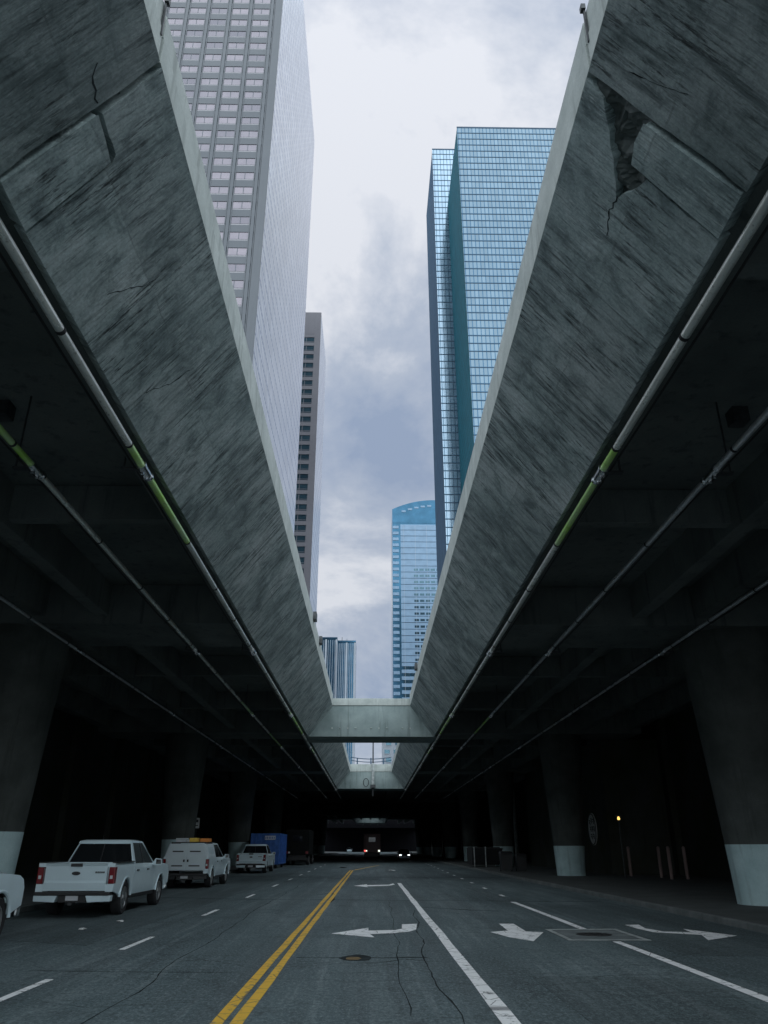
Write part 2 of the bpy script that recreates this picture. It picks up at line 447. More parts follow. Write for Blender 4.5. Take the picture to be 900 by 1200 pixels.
def tag(o, label, cat, group=None):
    o['label'] = label; o['category'] = cat
    if group: o['group'] = group
    return o


def thing(name, label, cat, loc=(0, 0, 0), group=None):
    o = bpy.data.objects.new(name, None); COL.objects.link(o)
    o.location = loc; o.empty_display_size = 0.3
    return tag(o, label, cat, group)


def kids(o): return [c for c in list(COL.objects) if c.parent == o]


def copy_tree(o, parent=None):
    c = o.copy(); COL.objects.link(c)
    if parent is not None: c.parent = parent
    for ch in kids(o): copy_tree(ch, c)
    return c


def share(proto, parent, loc):
    c = proto.copy(); COL.objects.link(c); c.parent = parent; c.location = Vector(loc) - parent.location
    return c


# ------------------------------------------------------------------ ground, road, pavements
MB().box(-2500, 2500, -1500, 3500, -0.6, -0.02).build('ground', 'ground', kind='structure')
road = MB().box(-9.6, 8.3, -60, 345, -0.4, 0.0).build('road', 'asphalt', kind='structure')
pl = MB().box(-19.0, -9.78, -60, 345, -0.4, 0.14).build('pavement', 'pave', kind='structure')
MB().box(-9.775, -9.605, -60, 345, -0.4, 0.145).build('kerb', 'kerb', pl, bevel=0.02)
prr = MB().box(8.48, 19.0, -60, 345, -0.4, 0.13).build('pavement', 'pave', kind='structure')
MB().box(8.305, 8.475, -60, 345, -0.4, 0.135).build('kerb', 'kerb', prr, bevel=0.02)


def sheet(name, pts, mat, z=0.004, th=0.003):
    return MB().prism([(x, y) for x, y in pts], z - th, z, 'Z').build(name, mat, road)


def strip(x0, x1, y0, y1, step=2.0, jit=0.012):
    n = max(1, int((y1 - y0) / step)); a, b = [], []
    for i in range(n + 1):
        y = y0 + (y1 - y0) * i / n
        a.append((x0 + random.uniform(-jit, jit), y)); b.append((x1 + random.uniform(-jit, jit), y))
    return a + b[::-1]


sheet('yellow_line', strip(-1.62, -1.50, 4, 66), 'yellow')
sheet('yellow_line', strip(-1.42, -1.30, 4, 66), 'yellow')
sheet('yellow_line', [(-1.3, 66), (-1.1, 67), (0.9, 84), (0.9, 84.8), (-1.2, 67.8)], 'yellow')
sheet('lane_line', strip(1.37, 1.55, 4, 42.4), 'white')
for y0, y1 in ((18.9, 28.0), (5.5, 16.5)):
    sheet('lane_line', strip(4.64, 4.80, y0, y1), 'white')
for y0 in (10.0, 15.4, 22.7, 30.5, 38.9, 46.5, 54, 61.5, 69, 77, 85):
    x = -4.36 - 0.004 * (y0 - 10)
    sheet('lane_dash', strip(x - 0.055, x + 0.055, y0, y0 + 2.1), 'white')
for i in range(12):
    y0 = 31.2 + 5.6 * i; x = 4.94 + 0.021 * (y0 - 31)
    sheet('lane_dash', strip(x - 0.06, x + 0.06, y0, y0 + 0.9), 'white')
sheet('turn_arrow', [(-0.8, 18.08), (-0.03, 19.29), (-0.03, 18.66), (0.56, 18.77), (0.71, 19.05), (0.75, 20.1), (1.11, 20.24), (1.02, 18.89), (0.85, 18.46), (0.48, 18.12), (0.0, 17.96), (0.1, 17.3)], 'white')
sheet('turn_arrow', [(-0.75, 39.66), (-0.15, 41.14), (-0.15, 40.23), (0.9, 40.7), (1.15, 42.1), (1.2, 40.81), (0.89, 39.63), (-0.15, 39.08), (-0.1, 38.26)], 'white')
sheet('turn_arrow', [(3.05, 20.21), (3.39, 20.2), (3.35, 18.42), (3.68, 18.24), (3.15, 16.6), (2.8, 17.31), (2.57, 18.32), (2.99, 18.61)], 'white')
sheet('turn_arrow', [(5.93, 19.88), (6.27, 19.94), (6.13, 19.06), (6.28, 18.38), (6.82, 18.19), (6.92, 18.92), (7.49, 17.5), (6.57, 16.69), (6.83, 17.67), (6.03, 18.2), (5.93, 19.0)], 'white')
# access chamber in the right lane: pale concrete frame, dark round lid
sheet('chamber_frame', [(3.86, 16.68), (5.42, 16.68), (5.40, 18.80), (3.86, 18.72)], 'chamber', 0.008, 0.007)
for q in ([(3.84, 16.62), (5.44, 16.62), (5.44, 16.74), (3.84, 16.74)], [(3.84, 18.68), (5.42, 18.74), (5.42, 18.86), (3.84, 18.80)], [(3.84, 16.75), (3.94, 16.75), (3.94, 18.67), (3.84, 18.67)], [(5.33, 16.75), (5.43, 16.75), (5.41, 18.73), (5.31, 18.73)]):
    sheet('frame_bar', q, 'pole', 0.012, 0.0035)
lid = MB()
lid.tube((4.62, 17.72, 0.009), (4.62, 17.72, 0.014), 0.36, n=28)
mh = lid.build('manhole_cover', 'iron', road)
ring = MB()
for i in range(8):
    a = i * math.pi / 4
    ring.tube((4.62 + 0.22 * math.cos(a), 17.72 + 0.22 * math.sin(a), 0.014), (4.62 + 0.22 * math.cos(a), 17.72 + 0.22 * math.sin(a), 0.02), 0.05, n=8)
ring.build('raised_pattern', 'iron', mh)


def meander(pts, wid, name='tar_seam', mat='tar', z=0.0035):
    """a crack filled with tar: a thin, uneven ribbon on the road"""
    a, b = [], []
    P = [Vector(p) for p in pts]
    for k in range(len(P) - 1):
        n = max(2, int((P[k + 1] - P[k]).length / 0.35))
        for i in range(n):
            q = P[k].lerp(P[k + 1], i / n)
            d = (P[k + 1] - P[k]).normalized(); t = Vector((-d.y, d.x))
            o = noise.noise(Vector((q.x * 0.5, q.y * 0.5, 4.2))) * 0.14 + random.uniform(-.012, .012)
            w_ = wid * (0.25 + 1.5 * abs(noise.noise(Vector((q.x * 1.3, q.y * 1.3, 9.1)))) + random.uniform(0, .3))
            a.append(q + t * (o + w_)); b.append(q + t * (o - w_))
    vs = [(p.x, p.y, z) for p in a + b]; n = len(a)
    MB().add(vs, [(i, i + 1, n + i + 1, n + i) for i in range(n - 1)]).build(name, mat, road)


meander([(1.26, 24.48), (1.1, 19.75), (0.99, 16.59), (0.93, 14.33), (0.94, 12.63), (0.92, 11.2), (0.91, 10.08), (0.91, 9.18), (1.01, 6.5)], 0.014)
meander([(0.64, 28.22), (0.55, 20.85), (0.51, 16.13), (0.46, 14.16), (0.47, 12.12), (0.45, 10.81), (0.38, 9.18)], 0.007)
meander([(-1.12, 13.85), (-0.44, 13.52), (0.18, 13.67), (0.6, 14.09), (0.99, 13.82), (1.66, 13.74)], 0.014)
meander([(-1.0, 12.4), (-0.28, 12.65), (0.54, 12.77)], 0.008)
meander([(1.62, 25.6), (2.85, 24.45), (4.07, 23.91)], 0.07)
meander([(-4.28, 50.36), (-0.83, 48.07), (1.69, 45.99)], 0.09)
meander([(-2.08, 32.41), (-1.36, 33.38), (-1.3, 27.55)], 0.06)
meander([(-9, 31), (-4, 29.5), (2, 28.8), (8, 28.0)], 0.07)
meander([(-1.2, 14.3), (0.2, 14.2), (1.3, 14.4)], 0.03)
meander([(-5, 12.9), (-1.6, 12.6)], 0.02)
meander([(-9, 52), (0, 51), (8, 50)], 0.12)
meander([(-2.9, 6), (-3.0, 14), (-3.3, 26), (-3.4, 44)], 0.012)
sheet('asphalt_patch', [(2.25, 12.3), (4.2, 12.1), (4.55, 11.6), (4.4, 10.2), (4.2, 8.0), (2.3, 8.0)], 'patch', 0.003, 0.002)
sheet('asphalt_patch', [(5.2, 14.5), (8.2, 14.0), (8.2, 26), (5.0, 27), (5.1, 20)], 'patch', 0.003, 0.002)
sheet('asphalt_patch', [(-9.3, 18), (-5.2, 16), (-5.0, 60), (-9.3, 60)], 'patch', 0.003, 0.002)  # broad darker sheet along the left side of the road
hole = MB()
pts = [(0.18 + 0.26 * math.cos(a) * random.uniform(.7, 1.1) - 0.4, 14.2 + 0.42 * math.sin(a) * random.uniform(.7, 1.1)) for a in [i * math.pi / 6 for i in range(12)]]
sheet('pothole', pts, 'tar', 0.0045, 0.002)
sheet('pothole_fill', [(-.28 + .16 * math.cos(i * .9) * random.uniform(.7, 1.1), 14.15 + .2 * math.sin(i * .9)) for i in range(7)], 'gravel_fill', 0.0065, 0.0015)

# ------------------------------------------------------------------ viaducts
XB, ZB, XT, ZT = 3.85, 7.85, 2.42, 9.72     # lower and upper edge of the sloping fascia
SL = math.hypot(XB - XT, ZT - ZB)
Y0, BEAM1, BEAM1B, BEAM2, BEAM2B, Y3, BEAM3, YEND = -5, 48, 51, 93, 97, 200, 226, 250
ROWS = (-26.0, -0.8, 24.6, 49.2, 74.8, 100.5, 126.0, 151.5, 177.0, 202.5)


def slope_slab(s, outline, proud=0.0, thick=0.24):
    """slab lying on the sloping fascia; outline in (along y, height z)"""
    nx, nz = -s * (ZT - ZB) / SL, -(XB - XT) / SL      # outward normal (towards the road, down)
    fr, bk = [], []
    for y, z in outline:
        t = (z - ZB) / (ZT - ZB); x = s * (XB + (XT - XB) * t)
        fr.append((x + nx * proud, y, z + nz * proud)); bk.append((x - nx * thick, y, z - nz * thick))
    n = len(fr)
    return MB().add(fr + bk, [tuple(range(n)), tuple(range(n, 2 * n))[::-1]] + [(i, (i + 1) % n, n + (i + 1) % n, n + i) for i in range(n)])


def jag(pts, amp=0.012, step=0.12):
    out = []
    for k in range(len(pts) - 1):
        a, b = Vector(pts[k]), Vector(pts[k + 1]); n = max(1, int((b - a).length / step))
        for i in range(n):
            q = a.lerp(b, i / n)
            if i: q += Vector((random.uniform(-amp, amp), random.uniform(-amp, amp)))
            out.append((q.x, q.y))
    out.append(tuple(pts[-1]))
    return out


for s in (-1, 1):
    side = 'left' if s < 0 else 'right'
    v = thing('viaduct', 'dark concrete road deck overhead on the %s of the open slot, with sloping board-marked edge' % side, 'viaduct', (s * 11, 0, 0))
    X = lambda a: s * a
    def bx(x0, x1, *r): return MB().box(s * x0, s * x1, *r)
    # fascia panels either side of the stepped hinge joint
    if s < 0:
        far_edge = jag([(6.47, ZB), (6.44, 8.90), (6.38, 8.97), (5.86, 8.99), (5.84, ZT)])
        near_edge = jag([(5.76, ZT), (5.75, 8.95), (5.70, 8.2), (5.72, ZB)])
        blk = [(5.76, ZB + 0.02), (6.38, ZB), (6.36, 8.86), (6.1, 8.89), (5.80, 8.91)]
    else:
        far_edge = jag([(6.46, ZB), (6.43, 8.75), (6.95, 8.98), (6.62, 9.12), (6.25, 9.30), (5.95, 9.48), (5.88, ZT)], 0.02)
        near_edge = jag([(5.80, ZT), (5.79, 9.1), (5.74, 8.3), (5.76, ZB)])
        blk = [(5.80, ZB + 0.02), (6.37, ZB + 0.01), (6.35, 8.93), (6.1, 8.98), (5.85, 8.96)]
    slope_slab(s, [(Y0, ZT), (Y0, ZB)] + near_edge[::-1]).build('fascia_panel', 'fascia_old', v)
    slope_slab(s, far_edge + [(BEAM1, ZT), (BEAM1, ZB)]).build('fascia_panel', 'fascia', v)
    slope_slab(s, blk, 0.05).build('hinge_block', 'fascia', v, bevel=0.012)
    slope_slab(s, [(BEAM1B, ZB), (BEAM1B, ZT), (BEAM2, ZT), (BEAM2, ZB)]).build('fascia_panel', 'fascia', v)
    slope_slab(s, [(Y3, ZB), (Y3, ZT), (BEAM3, ZT), (BEAM3, ZB)]).build('fascia_panel', 'fascia', v)
    for pts, wd in ([([(5.35, 9.1), (5.5, 9.0), (5.72, 8.98)], .012), ([(8.0, 8.3), (8.35, 8.75), (8.4, 8.9)], .012), ([(10.2, 8.2), (10.5, 8.6), (10.6, 8.95)], .012)]
                    if s < 0 else [([(6.9, 8.98), (7.2, 9.0), (7.5, 8.93)], .012), ([(5.3, 8.7), (5.4, 8.95), (5.5, 9.3)], .008)]):
        fine_pts = jag(pts, .02, .06)
        up = [(y, z + wd * random.uniform(.2, 1)) for y, z in fine_pts]; dn = [(y, z - wd * random.uniform(.2, 1)) for y, z in fine_pts]
        slope_slab(s, up + dn[::-1], 0.003, 0.001).build('crack', 'tar', v)
    if s > 0:
        gv, gf, nu, nv = [], [], 34, 22
        nx, nz = -s * (ZT - ZB) / SL, -(XB - XT) / SL
        for i in range(nu + 1):
            for j in range(nv + 1):
                y = 5.75 + 1.35 * i / nu; z = 8.72 + 0.9 * j / nv
                d = 0.10 + 0.12 * noise.noise(Vector((y * 5, z * 5, 1))) + 0.05 * noise.noise(Vector((y * 17, z * 17, 5)))
                d = min(.22, max(.03, d)); tt = (z - ZB) / (ZT - ZB)
                gv.append((s * (XB + (XT - XB) * tt) - nx * d, y, z - nz * d))
        for i in range(nu):
            for j in range(nv):
                q = i * (nv + 1) + j; gf.append((q, q + 1, q + nv + 2, q + nv + 1))
        MB().add(gv, gf).build('broken_concrete', 'soffit', v)
    # edge girder behind the panels
    poly = [(s * 4.10, ZB + 0.005), (s * 4.30, ZB + 0.005), (s * 4.30, 9.30), (s * 3.7, 9.30), (s * 3.05, 9.30)]
    MB().prism(poly, Y0 + .02, BEAM3 + 4).build('edge_girder', 'soffit', v)
    # deck edge and barrier, in lengths between joints
    for y0, y1 in ((Y0, 5.70), (5.78, BEAM1 + .6), (BEAM1B - .6, BEAM2 + .3), (Y3 - .5, BEAM3 + .5)):
        bx(2.42, 2.80, y0, y1, 9.725, 10.14).build('deck_edge', 'lip', v, bevel=0.012)
        cuts = [y0] + [y for y in range(-12, 220, 12) if y0 + 3 < y < y1 - 3] + [y1]
        for a, b in zip(cuts, cuts[1:]):
            MB().prism([(X(2.44), 10.165), (X(2.44), 10.53), (X(2.47), 10.56), (X(2.62), 10.56), (X(2.72), 10.165)], a + .006, b - .006).build('barrier', 'lip', v)
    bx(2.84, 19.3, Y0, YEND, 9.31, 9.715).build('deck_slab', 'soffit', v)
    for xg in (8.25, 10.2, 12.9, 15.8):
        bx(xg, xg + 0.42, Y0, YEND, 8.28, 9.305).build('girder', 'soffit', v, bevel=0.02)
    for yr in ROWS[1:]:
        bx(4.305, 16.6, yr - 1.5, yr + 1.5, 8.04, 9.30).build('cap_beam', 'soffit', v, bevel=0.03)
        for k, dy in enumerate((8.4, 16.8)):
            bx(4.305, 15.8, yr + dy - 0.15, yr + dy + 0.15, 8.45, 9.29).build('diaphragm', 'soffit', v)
    # things fixed on the barrier
    for yb in (30.5, 34.5) if s < 0 else (40.0,):
        bx(2.30, 2.44, yb, yb + 0.5, 10.3, 10.62).build('junction_box', 'steel', v)
    MB().box(X(2.405), X(2.43), 5.63, 5.66, 10.0, 10.64).box(X(2.38), X(2.43), 5.61, 5.68, 10.54, 10.62).build('bracket', 'steel', v)
    bx(5.1, 5.35, 9.6, 9.95, 9.25, 9.30).build('inspection_plate', 'kerb', v)
    bx(6.8, 7.1, 12.2, 12.5, 9.0, 9.30).build('junction_box', 'steel', v)

# covered lengths between the openings
def crossing(y0, y1, label, lip=True):
    c = thing('crossbeam', label, 'beam', (0, y0, ZB))
    w0, w1 = XB + .2, XT + .2
    poly = [(-w0, ZB), (w0, ZB), (w1 + .1, 9.72), (-w1 - .1, 9.72)]
    MB().prism(poly, y0, y1).build('beam', 'beam', c, bevel=0.015)
    return c


c1 = crossing(BEAM1, BEAM1B, 'pale concrete beam bridging the slot between the two decks, the nearer one')
MB().box(-2.42, 2.42, BEAM1 - .04, BEAM1 + .4, 9.73, 10.16).build('beam_edge', 'lip', c1, bevel=0.012)
hol = MB()
for i in range(11):
    x = -2.4 + 0.48 * i
    if i in (4, 8): continue
    hol.tube((x, BEAM1 - 0.006, 8.36 + 0.03 * (i % 2)), (x, BEAM1 + .01, 8.36), 0.05, n=10)
hol.build('tie_patch', 'lip', c1)
c2 = crossing(BEAM2, BEAM2B, 'concrete beam under the handrail at the far end of the second opening')
MB().box(-2.42, 2.42, BEAM2 - .05, BEAM2 + .35, 9.73, 10.55).build('beam_edge', 'lip', c2, bevel=0.012)
rl = thing('handrail', 'dark blue two-bar railing on top of the far concrete beam', 'railing', (0, 93.1, 10.55))
for z in (10.85, 11.2):
    pts = [(-2.4 + 4.8 * i / 12, 93.1 + .6 * (1 - ((i - 6) / 6) ** 2), z + 0.16 * abs((i - 6) / 6) ** 2) for i in range(13)]
    m = MB()
    for a, b in zip(pts, pts[1:]): m.tube(a, b, 0.045, n=8)
    m.build('rail', 'mullion', rl)
for x in (-1.6, 0.0, 1.5):
    MB().box(x - .07, x + .07, 93.45, 93.6, 10.5, 11.3).build('rail_post', 'mullion', rl)
c3 = crossing(BEAM3, BEAM3 + 4, 'small pale beam lit by daylight far down the covered street')
# solid decks spanning the street further on; the last is added to block light
dk = thing('covered_deck', 'black underside of the deck covering the far street, last length added to block light', 'bridge deck', (0, 97, ZB))
for y0, y1 in ((BEAM2B, Y3), (BEAM3 + 4, YEND), (298, 345)):
    MB().box(-4.3 if y0 < 290 else -19.3, 4.3 if y0 < 290 else 19.3, y0, y1, ZB + .3, 9.70).build('deck_slab', 'soffit' if y0 < 290 else 'far_end_dark', dk)  # added deck is coloured near-black so its daylit edge stays dark
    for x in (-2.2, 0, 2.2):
        MB().box(x - .2, x + .2, y0 + .3, y1, ZB + .02, ZB + .295).build('girder', 'soffit' if y0 < 290 else 'far_end_dark', dk)

# street lamp mast standing in the second opening
lm = thing('lamp_mast', 'slim pale mast with a clamp and coiled cable in the second opening', 'mast', (0.25, 92.4, 9.0))
MB().tube((0.25, 92.5, 8.0), (0.25, 92.5, 10.6), 0.17, n=12).build('mast_base', 'pole', lm, True)
MB().tube((0.25, 92.5, 10.6), (0.25, 92.5, 15.5), 0.085, 0.06, 10).build('pole', 'steel', lm, True)
MB().box(-.05, .55, 92.2, 92.8, 7.9, 8.25).tube((.25, 92.5, 7.0), (.25, 92.5, 7.9), .1, n=8).build('clamp', 'steel', lm)
m = MB()
for i in range(20):
    a, b = i * math.pi / 10, (i + 1) * math.pi / 10
    m.tube((-.55 + .3 * math.cos(a), 92.6, 8.5 + .45 * math.sin(a)), (-.55 + .3 * math.cos(b), 92.6, 8.5 + .45 * math.sin(b)), .045, n=6)
m.build('cable_coil', 'steel', lm)


# ------------------------------------------------------------------ columns
def column(x, y, zb, label, cat='column', r0=.82):
    c = thing('column', label, cat, (x, y, zb), 'flared columns carrying the decks')
    def ring(r, z, n=32, flat=0.93):
        return [(x + r * math.cos(2 * math.pi * i / n), y + r * flat * math.sin(2 * math.pi * i / n), z) for i in range(n)]
    r1 = r0 + .52
    prof = lambda z: r0 + (r1 - r0) * ((z - zb) / (8.04 - zb)) ** 1.15
    zp = zb + (1.60 if x > 0 else 1.93)
    MB().loft([ring(prof(z) + .006, z) for z in (zb, zb + .9, zp)]).build('painted_base', 'column_paint', c, True)
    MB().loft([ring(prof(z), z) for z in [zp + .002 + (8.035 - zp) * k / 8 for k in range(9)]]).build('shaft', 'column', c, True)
    return c


def base(sg): return 0.13 if sg > 0 else 0.14
ordn = {2: 'nearest', 3: 'second', 4: 'third', 5: 'fourth', 6: 'fifth', 7: 'sixth', 8: 'seventh', 9: 'eighth', 10: 'ninth', 11: 'tenth'}
near_l = {2: 'beside the cropped pickup', 3: 'behind the canopy truck', 4: 'behind the far pickup and blue container'}
near_r = {2: 'at the right picture edge', 3: 'next to the oval sign', 4: 'behind the dark bin'}
for i, y in enumerate(ROWS):
    for sg in (-1, 1):
        xc = {2: 11.75, 3: 11.85, 4: 12.05}.get(i, 12.2)
        if sg < 0: xc = {2: 11.45, 3: 11.45, 4: 11.9}.get(i, 12.0)
        sd_ = 'left' if sg < 0 else 'right'
        if i < 2: continue
        lab = 'flared concrete column with pale painted foot %s, %s one on the %s' % ((near_l if sg < 0 else near_r).get(i, 'deep in the dark under the deck'), ordn[i], sd_)
        column(sg * xc, y, base(sg), lab, r0=.97 if i == 2 else .82)

# ------------------------------------------------------------------ pipes
CPL = [-15.0, -1.5, 11.95, 25.4, 38.8, 52.3, 65.7, 79.1, 92.5, 106.0]


def pipe(x, z, r, mat, label, y0, y1, greens, ext=True):
    p = thing('pipe', label, 'pipe', (x, y0, z))
    ys = sorted([y0, y1] + [c + d for c in CPL if y0 < c < y1 for d in (-0.95, 0.0, 3.4, 6.6, 9.5) if y0 < c + d < y1])
    for a, b in zip(ys, ys[1:]):
        g = any(g0 - .05 <= (a + b) / 2 <= g1 for g0, g1 in greens)
        jr = random.uniform(-.004, .004)
        MB().tube((x + jr, a + .012, z), (x - jr, b - .012, z + jr), r, n=20).build('green_band' if g else 'pipe_length', 'green' if g else mat, p, True)
        MB().tube((x, b - .03, z), (x, b + .03, z), r + .006, n=20).build('joint_band', 'black', p, True)
    for c in CPL:
        if not (y0 < c < y1): continue
        h = MB().tube((x, c - .22, z), (x, c + .22, z), r + .02, n=20)
        h.tube((x, c - .26, z), (x, c - .2, z), r + .035, n=20).tube((x, c + .2, z), (x, c + .26, z), r + .035, n=20)
        for k in (-.1, .1): h.box(x - .03, x + .03, c + k - .02, c + k + .02, z - r - .07, z - r)
        cp = h.build('coupling', 'chrome', p, True)
        sg = 1 if x > 0 else -1
        MB().box(x + sg * (r + .02), x + sg * (r + .34), c - .05, c + .05, z + .0, z + .04).tube((x + sg * (r + .3), c, z), (x + sg * (r + .3), c, z + 1.5), .018, n=8).build('hanger', 'steel', p)
    # cable slung beside the pipe
    if ext:
        sg = 1 if x > 0 else -1
        m = MB(); q = None
        yy = y0
        while yy < min(y1, 70):
            pt = (x + sg * (r + .1), yy, z + .05 - .06 * abs(math.sin(yy * math.pi / 13.4)))
            if q: m.tube(q, pt, .018, n=6)
            q = pt; yy += 1.2
        m.build('cable', 'black', p)
    return p


G1 = [(11.0, 11.95), (11.95, 15.4), (38, 45.4), (52, 56)]
pipe(-4.02, 7.72, 0.062, 'pipe', 'pale grey drain pipe with green bands hung under the left fascia edge', -4.5, 110, G1)
pipe(4.04, 7.72, 0.062, 'pipe', 'grey drain pipe with green bands hung under the right fascia edge', -4.5, 110, G1)
pipe(-5.92, 7.72, 0.056, 'pipe', 'pale pipe with yellow-green sleeve, second from the slot under the left deck', -4.5, 110, [(7.0, 11.9), (36, 38.8), (44, 52)])
pipe(6.02, 7.72, 0.056, 'pipe_dark', 'dark grey steel pipe, second from the slot under the right deck', -4.5, 110, [(38.8, 45.5)])
pipe(9.92, 7.74, 0.05, 'pipe_dark', 'thin grey pipe running above the right row of columns', -4.5, 110, [])
pipe(-9.92, 7.74, 0.045, 'pipe_dark', 'thin pipe running above the left row of columns', -4.5, 110, [], False)

# ------------------------------------------------------------------ walls
def wall(name, label, x0, x1, y0, y1, z0, z1, pil=None):
    wl = thing(name, label, 'wall', ((x0 + x1) / 2, y0, 0))
    MB().box(x0, x1, y0, y1, z0, z1).build('wall_face', 'wall', wl)
    if pil:
        xs, ps = pil
        for yp in ps: MB().box(xs[0], xs[1], yp, yp + .9, z0, z1 - .01).build('pilaster', 'wall', wl)
    return wl


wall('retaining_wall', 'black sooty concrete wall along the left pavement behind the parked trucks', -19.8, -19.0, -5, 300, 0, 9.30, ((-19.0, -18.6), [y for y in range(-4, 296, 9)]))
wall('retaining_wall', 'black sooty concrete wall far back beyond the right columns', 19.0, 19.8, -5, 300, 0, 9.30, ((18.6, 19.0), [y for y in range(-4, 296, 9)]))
sw = wall('sign_wall', 'dark wall carrying the oval sign behind the right columns', 14.7, 18.5, 50.5, 76, 0.13, 8.03)
sg_ = thing('oval_sign', 'round pale sign with dark lettering seen edge on beside the second right column', 'sign', (14.66, 53.9, 2.75))
disc = MB().tube((14.69, 53.9, 2.75), (14.62, 53.9, 2.75), 0.98, n=36).build('sign_disc', 'sign', sg_)
fr = MB()
for i in range(36):
    a, b = i * math.pi / 18, (i + 1) * math.pi / 18
    fr.tube((14.61, 53.9 + .93 * math.cos(a), 2.75 + .93 * math.sin(a)), (14.61, 53.9 + .93 * math.cos(b), 2.75 + .93 * math.sin(b)), .035, n=6)
fr.build('sign_rim', 'steel', sg_)
lt = MB()
for i, (y, z) in enumerate([(53.45, 3.2), (53.9, 3.25), (54.3, 3.15), (53.4, 2.75), (53.8, 2.75), (54.2, 2.75), (53.6, 2.3), (54.1, 2.3)]):
    lt.box(14.585, 14.615, y - .13, y - .07, z - .16, z + .16).box(14.585, 14.615, y - .06, y + .12, z + .1, z + .16).box(14.585, 14.615, y - .06, y + .1, z - .04, z + .02)
lt.build('lettering', 'trim', sg_)

# ------------------------------------------------------------------ small street furniture
for k, (x, y, lab) in enumerate([(14.94, 47.8, 'pale pink bollard standing alone on the dark right pavement'), (15.85, 45.4, 'pale pink bollard, left one of the close pair'),
                                 (15.6, 43.2, 'pale pink bollard, right one of the close pair'), (16.35, 43.0, 'pale pink bollard nearest the right column')]):
    b = thing('bollard', lab, 'bollard', (x, y, .13), 'bollards on the right pavement')
    MB().tube((x, y, .15), (x, y, 1.62), .085, n=14).build('post', 'bollard', b, True)
    MB().loft([[(x + r * math.cos(a * math.pi / 7), y + r * math.sin(a * math.pi / 7), z) for a in range(14)] for r, z in ((.085, 1.621), (.07, 1.67), (.03, 1.70))]).build('cap', 'bollard', b, True)
    MB().tube((x, y, .131), (x, y, .149), .14, n=14).build('base_plate', 'steel', b)

wl = thing('wall_lamp', 'small warm yellow lit lamp on a post in the dark right side', 'lamp', (14.2, 46.5, .13))
MB().tube((14.2, 46.5, .13), (14.2, 46.5, 3.0), .04, n=8).build('post', 'steel', wl)
MB().box(14.05, 14.35, 46.35, 46.65, 3.27, 3.33).build('lamp_hood', 'steel', wl)
MB().tube((14.2, 46.5, 3.0), (14.2, 46.5, 3.08), .1, n=10).build('lamp_collar', 'steel', wl)
MB().loft([[(14.2 + r * math.cos(a * math.pi / 5), 46.5 + r * math.sin(a * math.pi / 5), z) for a in range(10)] for r, z in ((.04, 3.082), (.08, 3.12), (.08, 3.17), (.04, 3.265))]).build('bulb', 'lamp_warm', wl, True)

pp = thing('signpost', 'tall slim pale post behind the third right column', 'post', (16.4, 92.6, .13))
MB().tube((16.4, 92.6, .13), (16.4, 92.6, 8.1), .22, .12, 12).build('post', 'pole', pp, True)
MB().tube((16.4, 92.6, .131), (16.4, 92.6, .3), .34, n=12).build('base_plate', 'steel', pp)

sp = thing('parking_sign', 'small pale parking sign on a thin post between the parked trucks', 'sign', (-11.0, 52.0, .14))
MB().tube((-11.0, 52.03, .14), (-11.0, 52.03, 3.4), .03, n=8).build('post', 'steel', sp)
MB().box(-11.17, -10.83, 51.98, 51.995, 2.75, 3.35).build('sign_panel', 'sign', sp)
for za, zc in ((3.1, 3.26), (2.88, 2.94)): MB().box(-11.1, -10.9, 51.972, 51.978, za, zc).build('lettering', 'steel', sp)

# bins and dumpster on the right
def bin_(x, y, w_, d, h, label):
    b = thing('wheelie_bin', label, 'bin', (x, y, .13))
    MB().loft([[(x - w_ / 2 * k, y - d / 2 * k, z), (x + w_ / 2 * k, y - d / 2 * k, z), (x + w_ / 2 * k, y + d / 2 * k, z), (x - w_ / 2 * k, y + d / 2 * k, z)] for k, z in ((.86, .2), (1, h))]).build('bin_body', 'trim', b, bevel=.03)
    MB().loft([[(x - w_ * .53, y - d * .55, h + .005), (x + w_ * .53, y - d * .55, h + .005), (x + w_ * .53, y + d * .53, h + .005), (x - w_ * .53, y + d * .53, h + .005)],
               [(x - w_ * .45, y - d * .4, h + .13), (x + w_ * .45, y - d * .4, h + .13), (x + w_ * .45, y + d * .5, h + .16), (x - w_ * .45, y + d * .5, h + .16)]]).build('lid', 'trim', b, bevel=.02)
    for sx in (-1, 1): MB().tube((x + sx * w_ * .4, y + d * .38, .24), (x + sx * w_ * .48, y + d * .38, .24), .11, n=12).build('wheel', 'black', b)


bin_(9.4, 57.5, .85, .8, 1.25, 'black wheeled bin at the kerb before the third right column')
bin_(10.5, 57.9, .7, .75, 1.1, 'smaller black wheeled bin against the third right column')
dp = thing('dumpster', 'low dark dumpster on the right kerb with two pale upright bars', 'dumpster', (9.8, 72, .13))
MB().loft([[(8.6, 70.2, .3), (10.9, 70.2, .3), (10.9, 73.6, .3), (8.6, 73.6, .3)], [(8.6, 69.8, 1.6), (11.2, 69.8, 1.6), (11.2, 74, 1.6), (8.6, 74, 1.6)]]).build('skip_body', 'trim', dp, bevel=.03)
for x in (8.75, 9.7): MB().tube((x, 69.72, .15), (x, 69.72, 1.7), .05, n=8).build('upright', 'pole', dp)
for x in (9.2, 10.4): MB().box(x - .5, x + .55, 69.9, 73.9, 1.605, 1.68).build('lid', 'trim', dp)


